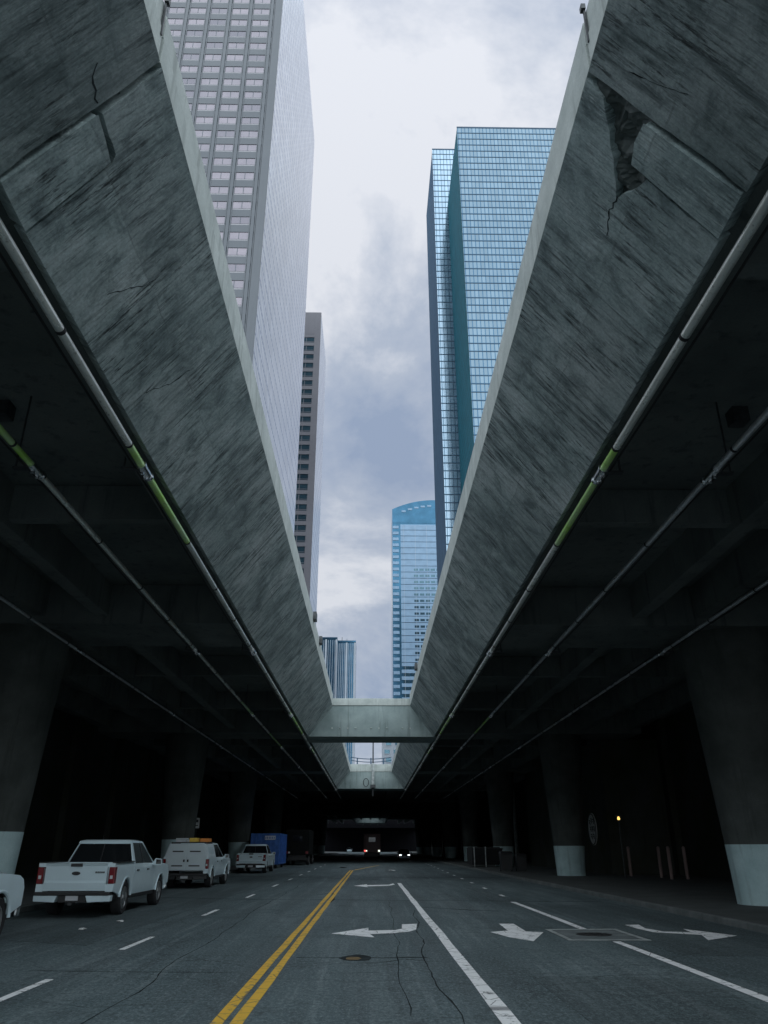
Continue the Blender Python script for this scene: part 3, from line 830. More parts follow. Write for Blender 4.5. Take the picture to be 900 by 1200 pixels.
# ------------------------------------------------------------------ vehicles
def wheel(parent, x, y, r=0.41, wd=0.27, n=28):
    """tyre with a spoked rim, axle along x; x is the outer face"""
    sg = 1 if x > 0 else -1
    xi = x - sg * wd
    def ringx(xx, rr): return [(xx, y + rr * math.cos(2 * math.pi * i / n), r + rr * math.sin(2 * math.pi * i / n)) for i in range(n)]
    t = MB().loft([ringx(xi, r * .66), ringx(xi, r * .92), ringx(xi + sg * .04, r), ringx(x - sg * .04, r), ringx(x, r * .92), ringx(x - sg * .01, r * .68), ringx(x - sg * .06, r * .64)], False)
    t.add(ringx(x - sg * .06, r * .64), [tuple(range(n))])
    w_ = t.build('wheel', 'black', parent, True)
    rm = MB()
    for k in range(6):
        a = k * math.pi / 3 + .3
        d = Vector((0, math.cos(a), math.sin(a))); e_ = Vector((0, -math.sin(a), math.cos(a)))
        c = Vector((x - sg * .03, y, r))
        q = [c + d * .06 + e_ * .05, c + d * r * .62 + e_ * .06, c + d * r * .62 - e_ * .06, c + d * .06 - e_ * .05]
        o = Vector((-sg * .03, 0, 0))
        rm.loft([q, [p + o for p in q]])
    rm.loft([ringx(x - sg * .055, r * .66), ringx(x - sg * .015, r * .66), ringx(x - sg * .015, r * .60), ringx(x - sg * .055, r * .60)], False)
    rm.tube((x - sg * .06, y, r), (x - sg * .01, y, r), .075, n=12)
    rm.build('rim', 'rim', w_)
    return w_


def arc(cy, cz, r, a0, a1, n=12):
    return [(cy + r * math.cos(R(a0 + (a1 - a0) * i / n)), cz + r * math.sin(R(a0 + (a1 - a0) * i / n))) for i in range(n + 1)]


def bodyx(z): return 1.0 - .055 * max(0, (z - .95) / .35) ** 2 - .05 * max(0, (.75 - z) / .35) ** 2


def side_panel(sg, outline, th=.05):
    """body side: curved a little in section; cut into bands of z so the curve shows"""
    bm = bmesh.new()
    vs = [bm.verts.new((0, y, z)) for y, z in outline]
    bm.faces.new(vs)
    for zc in (.55, .68, .8, .95, 1.05, 1.13, 1.2):
        bmesh.ops.bisect_plane(bm, geom=bm.verts[:] + bm.edges[:] + bm.faces[:], plane_co=(0, 0, zc), plane_no=(0, 0, 1))
    bmesh.ops.triangulate(bm, faces=bm.faces[:])
    bm.verts.index_update()
    pts = [v_.co.copy() for v_ in bm.verts]; fs = [tuple(v_.index for v_ in f.verts) for f in bm.faces]
    edges = [tuple(v_.index for v_ in e_.verts) for e_ in bm.edges if len(e_.link_faces) == 1]
    bm.free()
    n = len(pts)
    out = [(sg * bodyx(p.z), p.y, p.z) for p in pts]; inn = [(sg * (bodyx(p.z) - th), p.y, p.z) for p in pts]
    return MB().add(out + inn, fs + [tuple(i + n for i in f[::-1]) for f in fs] + [(a, b, b + n, a + n) for a, b in edges])


def pickup(label, canopy=False, crew=True):
    t = thing('pickup_truck', label, 'pickup truck', (0, 0, 0), 'white work trucks parked at the left kerb')
    RA, FA, RR = -1.75, 1.93, .41
    P = 'paint'
    zt = 1.27
    # body sides
    for sg in (-1, 1):
        bed = [(-2.9, .62), (-2.9, zt - .02), (-2.86, zt), (-1.14, zt), (-1.14, .48)] + arc(RA, RR, .49, 8, 172)[0:] + [(RA - .52, .5)]
        side_panel(sg, bed).build('bed_side', P, t, True)
        y0 = -1.12
        cabo = [(y0, .46), (y0, 1.24), (1.12, 1.22), (1.12, .46)]
        yd = .02 if crew else -.35
        side_panel(sg, [(y0, .46), (y0, 1.235), (yd - .008, 1.23), (yd - .008, .46)]).build('rear_door', P, t, True)
        d = side_panel(sg, [(yd + .008, .46), (yd + .008, 1.23), (1.10, 1.215), (1.10, .46)]).build('front_door', P, t, True)
        fen = [(1.12, .46), (1.12, 1.215), (2.2, 1.19), (2.66, 1.15), (2.82, 1.08), (2.9, .92), (2.9, .62), (2.5, .5)] + arc(FA, RR, .49, 10, 170) + [(FA - .52, .46)]
        side_panel(sg, fen).build('front_wing', P, t, True)
        # arches, sills, handles, mirrors
        for cy in (RA, FA):
            m = MB(); q = arc(cy, RR, .50, 4, 176, 14)
            for a, b in zip(q, q[1:]): m.tube((sg * .985, *a), (sg * .985, *b), .035, n=8)
            m.build('arch_flare', P, t, True)
            m = MB(); q = arc(cy, RR, .47, 0, 180, 12)
            m.add([(sg * .93, *a) for a in q] + [(sg * .6, *a) for a in q], [(i, i + 1, 14 + i, 13 + i) for i in range(12)])
            m.build('wheel_well', 'trim', t)
            wheel(t, sg * .985, cy, RR)
        MB().box(sg * .80, sg * .96, -1.1, 1.3, .36, .47).build('side_step', 'trim', t, bevel=.02)
        for yh in (-.85, yd + .18):
            MB().box(sg * .975, sg * 1.015, yh, yh + .2, 1.04, 1.075).build('door_handle', 'trim', t)
        mi = MB().loft([[(sg * .97, .86, 1.17), (sg * 1.08, .84, 1.15), (sg * 1.25, .84, 1.17), (sg * 1.25, .84, 1.33), (sg * 1.06, .84, 1.35), (sg * .97, .86, 1.22)],
                   [(sg * .97, .92, 1.17), (sg * 1.08, .95, 1.16), (sg * 1.23, .95, 1.18), (sg * 1.23, .95, 1.31), (sg * 1.06, .96, 1.33), (sg * .97, .92, 1.22)]]).build('wing_mirror', P, t, True)
        MB().box(sg * 1.08, sg * 1.23, .832, .839, 1.185, 1.315).build('mirror_glass', 'glass', mi)
        # cab pillars and side glass
        lo = lambda y, x=.935: Vector((sg * x, y, 1.235)); hi = lambda y, x=.745: Vector((sg * x, y, 1.78))
        def quadbar(a0, a1, b0, b1, th=.03):
            o = Vector((-sg * th, 0, 0)); q = [a0, a1, b1, b0]
            return MB().loft([q, [p + o for p in q]])
        quadbar(lo(-1.1), lo(-.86), hi(-.86), hi(-.72)).build('rear_pillar', P, t)
        quadbar(lo(yd - .04), lo(yd + .04), hi(yd - .06), hi(yd)).build('centre_pillar', 'trim', t)
        quadbar(lo(1.02), lo(1.12), hi(.38), hi(.26)).build('front_pillar', P, t)
        quadbar(lo(-.855, .925), lo(yd - .045, .925), hi(-.715, .735), hi(yd - .065, .735), .012).build('side_window', 'glass', t)
        quadbar(lo(yd + .045, .925), lo(1.015, .925), hi(yd + .005, .735), hi(.25, .735), .012).build('side_window', 'glass', t)
    # roof, screens, back of cab
    MB().loft([[(-.76, -.90, 1.77), (.76, -.90, 1.77), (.74, .40, 1.77), (-.74, .40, 1.77)], [(-.74, -.86, 1.82), (.74, -.86, 1.82), (.72, .32, 1.82), (-.72, .32, 1.82)],
               [(-.6, -.74, 1.855), (.6, -.74, 1.855), (.58, .18, 1.855), (-.58, .18, 1.855)]]).build('roof', P, t, True)
    MB().loft([[(-.9, 1.12, 1.225), (.9, 1.12, 1.225), (.72, .41, 1.77), (-.72, .41, 1.77)], [(-.9, 1.10, 1.215), (.9, 1.10, 1.215), (.72, .39, 1.76), (-.72, .39, 1.76)]]).build('windscreen', 'glass', t)
    if not canopy:
        MB().loft([[(-.86, -1.115, 1.27), (.86, -1.115, 1.27), (.70, -.905, 1.74), (-.70, -.905, 1.74)], [(-.86, -1.09, 1.27), (.86, -1.09, 1.27), (.70, -.88, 1.74), (-.70, -.88, 1.74)]]).build('rear_window', 'glass', t)
        for x in (-.012, .3): MB().loft([[(x, -1.125, 1.27), (x + .024, -1.125, 1.27), (x + .024, -.912, 1.75), (x, -.912, 1.75)], [(x, -1.10, 1.27), (x + .024, -1.10, 1.27), (x + .024, -.89, 1.75), (x, -.89, 1.75)]]).build('window_bar', 'trim', t) if x < 0 else None
        MB().loft([[(-.74, -.90, 1.745), (.74, -.90, 1.745), (.73, -.87, 1.80), (-.73, -.87, 1.80)], [(-.74, -.85, 1.745), (.74, -.85, 1.745), (.73, -.84, 1.80), (-.73, -.84, 1.80)]]).build('brake_light_bar', P, t)
        MB().tube((-.16, -.6, 1.85), (-.16, -.66, 2.02), .008, n=6).build('aerial', 'trim', t)
    MB().box(-.93, .93, -1.13, -1.09, .6, 1.268).build('cab_back', P, t)
    # bonnet, grille, front bumper, lamps
    MB().loft([[(-.93, 1.13, 1.2), (.93, 1.13, 1.2), (.92, 2.3, 1.17), (.88, 2.75, 1.05), (-.88, 2.75, 1.05), (-.92, 2.3, 1.17)],
               [(-.85, 1.13, 1.255), (.85, 1.13, 1.255), (.84, 2.25, 1.22), (.80, 2.66, 1.15), (-.80, 2.66, 1.15), (-.84, 2.25, 1.22)]]).build('bonnet', P, t, True)
    MB().box(-.62, .62, 2.72, 2.86, .66, 1.02).build('grille', 'trim', t, bevel=.02)
    MB().box(-.97, .97, 2.80, 2.98, .42, .66).build('front_bumper', 'chrome', t, bevel=.04)
    for sg in (-1, 1): MB().box(sg * .63, sg * .92, 2.68, 2.85, .76, .99).build('headlight', 'plate', t, bevel=.03)
    MB().box(-.9, .9, -2.8, 2.75, .40, .52).build('chassis', 'trim', t)
    # rear: tailgate, lamps, bumper
    if not canopy:
        MB().box(-.88, .88, -2.82, -1.14, .62, .66).build('bed_floor', 'trim', t)
        for sg in (-1, 1): MB().box(sg * .90, sg * 1.0, -2.89, -1.15, zt + .002, zt + .028).build('bed_rail', 'trim', t)
        tg = MB().loft([[(-.80, -2.93, .62), (.80, -2.93, .62), (.80, -2.86, .62), (-.80, -2.86, .62)], [(-.80, -2.945, .80), (.80, -2.945, .80), (.80, -2.86, .80), (-.80, -2.86, .80)],
                        [(-.80, -2.915, .86), (.80, -2.915, .86), (.80, -2.86, .86), (-.80, -2.86, .86)], [(-.80, -2.93, 1.20), (.80, -2.93, 1.20), (.80, -2.86, 1.20), (-.80, -2.86, 1.20)],
                        [(-.80, -2.96, 1.255), (.80, -2.96, 1.255), (.80, -2.86, 1.275), (-.80, -2.86, 1.275)]]).build('tailgate', P, t)
        MB().box(-.15, .15, -2.975, -2.92, 1.19, 1.265).build('tailgate_handle', 'trim', tg, bevel=.01)
        m = MB(); em = [(.11 * math.cos(a * math.pi / 10), 1.03 + .045 * math.sin(a * math.pi / 10)) for a in range(20)]
        MB().prism(em, -2.938, -2.925).build('emblem', 'trim', tg)
        m = MB()
        for k in range(5): m.box(.50 + k * .05, .535 + k * .05, -2.936, -2.92, 1.035, 1.075)
        m.build('badge', 'trim', tg)
    for sg in (-1, 1):
        lx = MB().box(sg * .85, sg * 1.003, -2.93, -2.74, .78, 1.18).build('tail_light', 'red', t, bevel=.02)
        MB().box(sg * .89, sg * .96, -2.938, -2.928, .90, .98).build('reverse_lens', 'plate', lx)
        for za, zc in ((.60, .78), (1.181, zt)): MB().box(sg * .80, sg * .99, -2.92, -2.86, za, zc).build('corner_post', P, t)
    MB().box(-.96, .96, -3.05, -2.80, .52, .60).build('bumper_step', 'trim', t, bevel=.015)
    bp = MB()
    for sg in (-1, 1): bp.loft([[(sg * .42, -3.06, .36), (sg * .98, -3.0, .38), (sg * .98, -2.8, .38), (sg * .42, -2.8, .36)], [(sg * .36, -3.06, .515), (sg * .99, -3.0, .515), (sg * .99, -2.8, .515), (sg * .36, -2.8, .515)]])
    bp.build('rear_bumper', P if not canopy else 'trim', t, bevel=.015)
    MB().box(-.35, .35, -2.98, -2.82, .36, .515).build('bumper_centre', 'trim', t)
    MB().box(-.16, .16, -2.995, -2.982, .40, .51).build('licence_plate', 'plate', t)
    MB().box(-.05, .05, -3.1, -2.8, .30, .355).build('tow_hitch', 'steel', t)
    if canopy:
        C = 'paint_grey'
        # tall service canopy with two rear doors
        ro = [(-.97, .70), (.97, .70), (.97, 1.28), (.80, 1.80), (-.80, 1.80), (-.97, 1.28)]
        MB().loft([[(x, y, z) for x, z in ro] for y in (-2.90, -1.14)]).build('canopy', C, t, bevel=.03)
        for sg in (-1, 1):
            o = [(sg * .02, .73), (sg * .90, .73), (sg * .90, 1.27), (sg * .74, 1.74), (sg * .02, 1.74)]
            d = MB().prism(o, -2.93, -2.905).build('canopy_door', C, t, bevel=.008)
            for z in (1.46, .88): MB().box(sg * .14, sg * .62, -2.938, -2.928, z, z + .05).build('louvre', 'trim', d)
            MB().box(sg * .05, sg * .12, -2.955, -2.928, 1.06, 1.16).build('door_latch', 'trim', d)
            q = [Vector((sg * (.975 - .03), y, z)) for y, z in ((-2.6, 1.38), (-1.4, 1.38), (-1.4, 1.66), (-2.6, 1.66))]
            q = [Vector((sg * (.97 - (p.z - 1.28) * .327 + .008), p.y, p.z)) for p in q]
            MB().loft([q, [p - Vector((sg * .02, 0, 0)) for p in q]]).build('side_hatch', 'paint', t)
        rk = MB()
        for y in (-2.6, -1.9, -1.25): rk.box(-.78, .78, y - .03, y + .03, 1.83, 1.87)
        for x in (-.74, .74): rk.box(x - .025, x + .025, -2.7, -1.1, 1.80, 1.83)
        rk.build('roof_rack', 'trim', t)
    return t


p1 = pickup('white crew cab pickup with an oval badge on its tailgate, whole truck nearest the camera')
p1.location = (-7.66, 24.9, 0)
p0 = copy_tree(p1); p0.location = (-7.80, 13.82, 0)
p0['label'] = 'white pickup cut off by the left picture edge, only its front wing showing'
p3 = copy_tree(p1); p3.location = (-8.3, 61.0, 0)
p3['label'] = 'white pickup parked right in front of the blue container, far one of the row'
p2 = pickup('white pickup with a tall grey service canopy and loaded roof rack', True)
p2.location = (-8.15, 39.9, 0)
# load on the roof rack: things of their own
def rack_box(name, x0, x1, y0, y1, h, mat, label):
    z = 1.872
    o = MB().box(x0, x1, y0, y1, z, z + h).build(name, mat, bevel=.02)
    return tag(o, label, 'box')
rack_box('toolbox', -8.15, -7.8, 37.3, 37.8, .17, 'amber', 'yellow box in the middle of the roof rack')
rack_box('toolbox', -7.68, -7.25, 37.3, 37.8, .15, 'orange', 'orange box at the right end of the roof rack')
tag(MB().box(-8.74, -8.3, 37.3, 38.5, 1.872, 1.96).tube((-8.75, 37.32, 2.0), (-8.2, 37.32, 2.0), .03, n=8).build('cable_reel', 'plate'), 'pale grey reel bar lying at the left end of the roof rack', 'reel')

# blue container
ct = thing('container', 'tall blue steel container parked beyond the far pickup', 'container', (-9.0, 71, 0))
x0, x1, y0, y1, zb, zt_ = -10.25, -7.78, 70.9, 77.0, .32, 2.75
MB().box(x0 + .04, x1 - .04, y0 + .04, y1 - .04, zb + .02, zt_ - .04).build('container_box', 'blue', ct)
for x in (x0, x1 - .12):
    for y in (y0, y1 - .12): MB().box(x, x + .12, y, y + .12, zb, zt_).build('corner_post', 'blue', ct)
for z in (zb, zt_ - .1):
    MB().box(x0 + .122, x1 - .122, y0 + .002, y0 + .1, z + .001, z + .099).build('end_rail', 'blue', ct)
    for x in (x0 + .002, x1 - .1): MB().box(x, x + .098, y0 + .122, y1 - .122, z + .001, z + .099).build('side_rail', 'blue', ct)
for k in range(9):
    y = y0 + .55 + .6 * k
    MB().box(x1 - .04, x1 + .03, y, y + .16, zb + .12, zt_ - .12).build('rib', 'blue', ct)
for k in range(5):
    x = x0 + .35 + .42 * k
    MB().box(x, x + .12, y0 - .02, y0 + .04, zb + .12, zt_ - .12).build('rib', 'blue', ct)
lp = MB().box(-9.05, -8.15, y0 - .035, y0 - .022, 2.25, 2.56).build('name_panel', 'sign', ct)
m = MB()
for k in range(6): m.box(-9.0 + .14 * k, -8.92 + .14 * k, y0 - .042, y0 - .036, 2.31, 2.5)
m.build('lettering', 'blue', lp)
for x in (x0 + .2, x1 - .4):
    for y in (y0 + .4, y1 - .7): MB().tube((x, y, .16), (x + .2, y, .16), .16, n=14).build('roller', 'black', ct)


def small_car(name, label, mat, loc, front=True, lit=None):
    """hatchback; local +y is forward"""
    t = thing(name, label, 'car', (0, 0, 0))
    def ring(y, hw, zl, zh): return [(-hw, y, zl), (hw, y, zl), (hw + .03, y, (zl + zh) / 2), (hw - .08, y, zh), (-hw + .08, y, zh), (-hw - .03, y, (zl + zh) / 2)]
    MB().loft([ring(-2.1, .78, .35, .85), ring(-1.9, .86, .22, .95), ring(-.6, .89, .2, .93), (ring(.9, .88, .2, .90)), ring(1.8, .84, .22, .76), ring(2.1, .72, .3, .62)]).build('body', mat, t, True)
    MB().loft([[(-.80, -1.85, .94), (.80, -1.85, .94), (.78, 1.0, .90), (-.78, 1.0, .90)], [(-.62, -1.45, 1.42), (.62, -1.45, 1.42), (.60, .1, 1.43), (-.60, .1, 1.43)]]).build('glasshouse', 'glass', t)
    MB().loft([[(-.64, -1.5, 1.425), (.64, -1.5, 1.425), (.62, .14, 1.435), (-.62, .14, 1.435)], [(-.5, -1.3, 1.47), (.5, -1.3, 1.47), (.5, .0, 1.47), (-.5, .0, 1.47)]]).build('roof', mat, t, True)
    for sg in (-1, 1):
        for y in (-1.3, 1.3): wheel(t, sg * .90, y, .32, .2, 18)
        MB().box(sg * .42, sg * .72, 1.86, 2.06, .60, .72).build('headlight', lit if lit else 'plate', t, bevel=.02)
        MB().box(sg * .5, sg * .78, -2.1, -1.98, .72, .88).build('tail_light', 'red', t, bevel=.02)
        MB().box(sg * .86, sg * 1.03, .62, .74, .93, 1.05).build('wing_mirror', mat, t, bevel=.02)
    MB().box(-.38, .38, 2.06, 2.115, .42, .58).build('grille', 'trim', t)
    MB().box(-.2, .2, 2.116, 2.13, .44, .54).build('licence_plate', 'plate', t)
    t.location = loc
    if not front: pass
    return t


ca = small_car('hatchback', 'dark hatchback with lit headlamps facing the camera down the street', 'carpaint', (4.75, 117, 0), lit='lamp_head')
ca.rotation_euler = (0, 0, R(180))
cb = small_car('hatchback', 'small white car far off in the strip of daylight left of the red truck', 'paint', (-7.6, 302, 0))


def box_truck(label, mat, loc, lit=False, w_=2.5, h=3.5, ln=7.0):
    t = thing('box_truck', label, 'truck', (0, 0, 0))
    MB().box(-w_ / 2, w_ / 2, 0, ln, .95, h).build('cargo_box', mat, t, bevel=.04)
    for x in (-w_ / 2 + .02, .03): MB().box(x, x + w_ / 2 - .06, -.035, -.002, 1.0, h - .1).build('rear_door', mat, t, bevel=.01)
    MB().box(-.5, .5, -.05, -.037, h - 1.1, h - .5).build('door_panel', 'glass', t)
    MB().loft([[(-w_ / 2 + .1, ln + .05, .6), (w_ / 2 - .1, ln + .05, .6), (w_ / 2 - .1, ln + 2, .6), (-w_ / 2 + .1, ln + 2, .6)], [(-w_ / 2 + .1, ln + .05, 2.6), (w_ / 2 - .1, ln + .05, 2.6), (w_ / 2 - .2, ln + 1.3, 2.6), (-w_ / 2 + .2, ln + 1.3, 2.6)]]).build('cab', mat, t, bevel=.04)
    MB().box(-.9, .9, .1, ln + 1.9, .55, .94).build('chassis', 'trim', t)
    MB().box(-1.15, 1.15, -.08, .06, .45, .62).build('rear_bumper', 'trim', t)
    for sg in (-1, 1):
        for y in (1.4, ln + 1.1): wheel(t, sg * 1.15, y, .48, .3, 18)
        MB().box(sg * (w_ / 2 - .35), sg * (w_ / 2 - .08), -.06, -.037, 1.06, 1.30).build('tail_light', ('lamp_tail' if sg < 0 else 'lamp_white') if lit else 'red', t)
    MB().box(-.9, -.72, -.062, -.038, 1.1, 1.26).build('reverse_lamp', 'lamp_white' if lit else 'plate', t)
    t.location = loc
    return t


box_truck('dark red box truck seen from behind in the middle of the far street', 'darkred', (.25, 122, 0), True)
box_truck('black box truck standing in the dark left lane beyond the blue container', 'truck_black', (-7.4, 84, 0), False, 2.4, 3.3, 6)
# litter
for x, y, lab in ((-6.05, 20.9, 'scrap of white paper on the road behind the near pickup'), (-6.3, 19.0, 'scrap of pale paper on the asphalt nearest the left line'), (-2.4, 74, 'small dark rag lying at the head of the yellow line'), (1.6, 64, 'crumpled pale bag on the road beside the far arrow')):
    m = MB(); n_ = 9
    rr = .09 if y < 40 else .3
    rings = [[(x + rr * k * random.uniform(.25, 1.3) * math.cos(2 * math.pi * i / n_), y + rr * k * random.uniform(.25, 1.3) * math.sin(2 * math.pi * i / n_), z * (1 if y < 40 else 2.2)) for i in range(n_)] for k, z in ((1, .006), (.95, .025), (.5, .035))]
    tag(m.loft(rings).build('litter', 'litter' if 'dark' not in lab else 'trim'), lab, 'litter')


# ------------------------------------------------------------------ towers
def tower_a():
    X1, YN, YF, ZR = -20.3, 106.0, 182.0, 218.0
    X0 = -62.0
    t = thing('office_tower', 'tall grey granite tower with rows of pinkish windows and a bright fluted side', 'skyscraper', (-41, YN, 0))
    MB().box(X0, X1 - .05, YN + .35, YF - .05, 0, ZR - .2).build('core', 'granite_dk', t)
    MB().box(X1 - .3, X1, YN + .3, YF, 0, ZR).build('side_curtain_wall', 'shimmer', t)
    FH, BAY = 3.72, 4.55
    xr = X1 - 1.6
    nb = 9
    # piers with a groove either side
    for b in range(nb + 1):
        xc = xr - .55 - b * BAY
        MB().box(xc - .30, xc + .30, YN - .02, YN + .36, 0, ZR).build('pier', 'granite', t)
        MB().box(xc - .58, xc - .40, YN + .08, YN + .36, 0, ZR).box(xc + .40, xc + .58, YN + .08, YN + .36, 0, ZR).build('pier_edge', 'granite', t)
    MB().box(X1 - 1.5, X1 + .004, YN, YN + .35, 0, ZR).build('corner_pier', 'granite', t)
    z = 2.0; k = 0
    sp = None; win = None; rows = []
    while z < ZR - 4:
        rows.append(z); z += FH
    for z in rows:
        MB().box(xr - nb * BAY, xr, YN + .15, YN + .36, z + 2.05, z + FH).build('spandrel', 'granite', t)
    cnt = 0
    rest = MB(); restg = MB()
    for b in range(nb):
        xa = xr - 1.14 - b * BAY; xb = xr - BAY - 0.0 - b * BAY + 0.02
        for z in rows:
            inview = 48 < z < 186 and b < 7
            if inview and cnt < 290:
                if win is None:
                    win = MB().box(xb, xa, YN + .24, YN + .36, z + .42, z + 2.03).build('window', 'pinkglass', t)
                    wm_ = MB().box((xa + xb) / 2 - .05, (xa + xb) / 2 + .05, YN + .2, YN + .24, z + .42, z + 2.03).build('mullion', 'granite_dk', win)
                    ws = MB().box(xb, xa, YN + .18, YN + .36, z + .02, z + .3).build('sill', 'sill', win)
                    base_ = (xa, z); 
                else:
                    c = win.copy(); COL.objects.link(c); c.parent = t; c.location = (xa - base_[0], 0, z - base_[1])
                    for ch in (wm_, ws):
                        d = ch.copy(); COL.objects.link(d); d.parent = c; d.location = ch.location
                cnt += 1
            else:
                rest.box(xb, xa, YN + .24, YN + .36, z + .42, z + 2.03); restg.box(xb, xa, YN + .18, YN + .36, z + .02, z + .3)
    rest.build('windows_beyond', 'pinkglass', t, kind='stuff'); restg.build('sills_beyond', 'sill', t, kind='stuff')
    # dark lettering-like lattice sign on the side near the roof
    m = MB(); yb = 112.0
    yy, zz_ = 107.5, ZR - 9
    for k in range(7):
        a = YN + 3 + k * 2.6
        m.box(X1 + .2, X1 + .5, a, a + .5, ZR - 6.5, ZR - 1.5)
        for q in (0, 2.2, 4.4): m.box(X1 + .2, X1 + .5, a + .5, a + 1.9, ZR - 6.5 + q, ZR - 6.1 + q)
    m.build('roof_sign', 'darkbluesign', t)
    return t


def tower_b():
    X1, YN, YF, ZR = -19.9, 232.0, 264.0, 187.0
    t = thing('office_tower', 'narrow brown granite tower with dark windows behind the tall grey one', 'skyscraper', (-35, YN, 0))
    MB().box(-50, X1 - .05, YN + .4, YF - .05, 0, ZR - .05).build('core', 'brown', t)
    MB().box(X1 - .3, X1, YN + .41, YF, 0, ZR - .1).build('side_curtain_wall', 'shimmer', t)
    MB().box(X1 - 2.2, X1 + .02, YN, YN + .4, 0, ZR).build('corner_pier', 'brown', t)
    MB().box(-50, X1 - 2.21, YN + .01, YN + .4, ZR - 10, ZR + .01).build('parapet', 'brown', t)
    FH = 3.8; z = 6.0; win = None
    rows = []
    while z < ZR - 13: rows.append(z); z += FH
    for z in rows: MB().box(-50, X1 - 2.21, YN + .05, YN + .4, z + 2.35, z + FH).build('spandrel', 'brown', t)
    for b in range(4):
        xa = X1 - 2.3 - b * 6.4
        if b: MB().box(xa, xa + .9, YN + .02, YN + .42, 0, ZR - 10.01).build('pier', 'brown', t)
        for z in rows:
            if z < 40: continue
            if win is None:
                win = MB().box(xa - 5.4, xa - .02, YN + .25, YN + .41, z, z + 2.34).build('window', 'tealglass', t)
                wb = MB().box(xa - 2.9, xa - 2.7, YN + .18, YN + .25, z, z + 2.34).box(xa - 5.4, xa, YN + .17, YN + .24, z + .4, z + .55).build('mullion', 'brown', win); b0 = (xa, z)
            else:
                c = win.copy(); COL.objects.link(c); c.parent = t; c.location = (xa - b0[0], 0, z - b0[1])
                d = wb.copy(); COL.objects.link(d); d.parent = c
    return t


def tower_c():
    t = thing('office_tower', 'blue mirror glass tower with a pale wing and dark teal recess on the right', 'skyscraper', (45, 150, 0))
    Y1, Y2, Y3_ = 150.0, 177.0, 205.0
    XM, XW = 22.9, 18.6
    Z1, Z2 = 186.0, 209.0
    MB().box(XM + .15, XM + 48, Y1 + .15, Y2 + 25, 0, Z1 - .1).build('core', 'mullion', t)
    MB().box(XM, XM + 48, Y1, Y1 + .14, 0, Z1).build('front_glazing', 'blueglass', t)
    MB().box(XM, XM + .14, Y1 + .141, Y2 - .01, 0, Z1).build('recess_glazing', 'recess_reflection', t)
    MB().box(XW + .15, XM + 30, Y2 + .15, Y3_, 0, Z2 - .1).build('wing_core', 'mullion', t)
    MB().box(XW, XM + 30, Y2, Y2 + .14, 0, Z2).build('wing_glazing', 'paleglass', t)
    MB().box(XW, XW + .14, Y2 + .141, Y3_, 0, Z2).build('wing_side_glazing', 'wing_side_reflection', t)
    MB().box(XM - .05, XM + 48, Y1 - .06, Y1 + .2, Z1 + .002, Z1 + .5).build('roof_edge', 'mullion', t)
    MB().box(XW - .05, XM + 30, Y2 - .06, Y2 + .2, Z2 + .002, Z2 + .5).build('roof_edge', 'mullion', t)
    m = MB(); z = 4.6
    while z < Z1: m.box(XM, XM + 48, Y1 - .07, Y1 - .001, z - .09, z + .09); z += 2.3
    m.build('transoms', 'mullion', t, kind='stuff')
    m = MB(); z = 4.6
    while z < Z2: m.box(XW, XM + 4, Y2 - .07, Y2 - .001, z - .09, z + .09); z += 2.3
    m.build('wing_transoms', 'mullion', t, kind='stuff')
    return t


def tower_d():
    Y, XL, XR = 430.0, 12.2, 46.0
    t = thing('office_tower', 'pale blue banded tower with an arched roof beside the mirror glass tower', 'skyscraper', (28, Y, 0))
    base_z = 191.0
    def top(x): return base_z + 3.2 + 6.5 * (1 - ((x - 38) / 26) ** 2)
    xs = [XL + (XR - XL) * i / 16 for i in range(17)]
    prof = [(XL, 0), (XR, 0)] + [(x, top(x)) for x in xs[::-1]]
    MB().prism(prof, Y + .4, Y + 30).build('core', 'cornerglass', t)
    pr2 = [(XL, base_z - 6), (XR, base_z - 6)] + [(x, top(x) - .4) for x in xs[::-1]]
    MB().prism(pr2, Y + .2, Y + .4).build('crown', 'cornerglass', t)
    z = 24.0; k = 0
    bands, cor = [], []
    wins = MB()
    while z < base_z - 10:
        MB().box(XL + 5.0, XR, Y, Y + .4, z + (.3 if z > 96 else 1.9), z + 3.88).build('spandrel', 'spandrel', t)
        MB().box(XL + .3, XL + 3.9, Y + .1, Y + .4, z + 1.2, z + 3.0).build('corner_window', 'spandrel', t)
        x = XL + 6
        while x < XR - 2:
            if z <= 96 or (x > 24 and z < 156):
                wins.box(x, x + 2.6, Y - .03, Y, z + 1.0, z + 2.4) if z > 96 else wins.box(x, x + 3.6, Y + .2, Y + .39, z + .1, z + 1.8)
            x += 3.4 if z > 96 else 4.4
        z += 3.9
    wins.build('window_bands', 'tealglass', t, kind='stuff')
    m = MB(); x = XL + 7
    while x < XR: m.box(x - .06, x + .06, Y - .05, Y + .1, 24, base_z - 8); x += 7.0
    m.build('mullions', 'paleblue', t, kind='stuff')
    MB().box(XL - .5, XR, Y - .3, Y + 30, 0, 24).build('podium', 'paleblue', t)
    m = MB()
    for k, x in enumerate((18, 22, 26, 30, 34)): m.box(x, x + 2.6, Y - .02, Y + .19, top(x) - 4.6, top(x) - 3.4)
    m.build('crown_lights', 'spandrel', t)
    return t


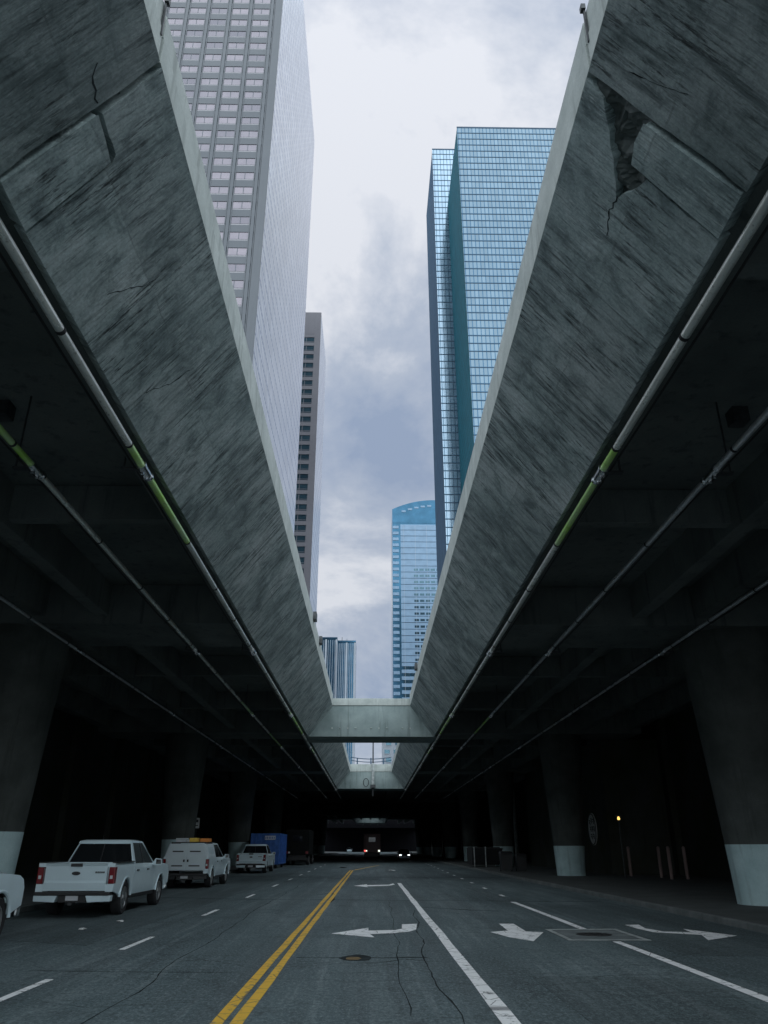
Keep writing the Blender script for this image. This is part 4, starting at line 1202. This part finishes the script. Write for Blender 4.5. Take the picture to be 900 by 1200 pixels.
def tower_e():
    Y = 440.0
    t = thing('office_tower', 'distant pair of blue slabs with white vertical fins at the bottom of the gap', 'skyscraper', (-20, Y, 0))
    for x0, x1, zr, yo in ((-34.0, -20.6, 116.0, 6.0), (-20.2, -9.4, 112.5, 0.0)):
        MB().box(x0, x1, Y + yo + .5, Y + yo + 20, 0, zr).build('slab_block', 'cornerglass', t)
        m = MB(); x = x0
        while x < x1 + .1:
            m.box(x - .12, x + .12, Y + yo, Y + yo + .5, 0, zr - .8); x += (x1 - x0) / 10
        m.build('fins', 'paleblue', t, kind='stuff')
        MB().box((x0 + x1) / 2 - .5, (x0 + x1) / 2 + .5, Y + yo - .1, Y + yo + .5, 0, zr - .4).box(x1 - .9, x1, Y + yo - .1, Y + yo + .5, 0, zr - .4).build('wide_fin', 'paleblue', t)
        MB().box(x0, x1 + .05, Y + yo - .15, Y + yo + 20, zr + .002, zr + .9).build('roof_edge', 'cornerglass', t)
    MB().box(-18, -17.7, Y + 8, Y + 8.3, 113.4, 117.5).box(-15, -14.8, Y + 8, Y + 8.2, 113.4, 116.5).build('aerial', 'steel', t)
    return t


tower_a(); tower_b(); tower_c(); tower_d(); tower_e()

# white block seen through the second opening
wb_ = thing('apartment_block', 'white block with square windows seen through the second opening', 'building', (14, 362, 0))
MB().box(5.2, 30, 362.3, 380, 0, 52).build('wall', 'paleblue', wb_)
pw = None
for r_ in range(13):
    for c_ in range(5):
        x, z = 6.2 + c_ * 4.2 + (.7 if r_ % 2 else 0), 4 + r_ * 3.7
        if pw is None:
            pw = MB().box(x, x + 2.4, 362.2, 362.31, z, z + 1.7).build('window', 'tealglass', wb_); pb = MB().box(x - .15, x + 2.55, 362.12, 362.2, z - .2, z).build('sill', 'paleblue', pw); q0 = (x, z)
        else:
            c = pw.copy(); COL.objects.link(c); c.parent = wb_; c.location = (x - q0[0], 0, z - q0[1])
            d = pb.copy(); COL.objects.link(d); d.parent = c
# low block closing the street
lb = thing('podium_block', 'dark low block closing the far end of the street', 'building', (0, 345.5, 0))
MB().box(-60, 60, 345.3, 361, 0, 13).build('wall', 'far_end_dark', lb)
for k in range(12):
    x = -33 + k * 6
    MB().box(x, x + 3.4, 345.2, 345.31, 3.5, 6.5).build('window', 'far_end_dark', lb)
print('objects', len(bpy.data.objects))
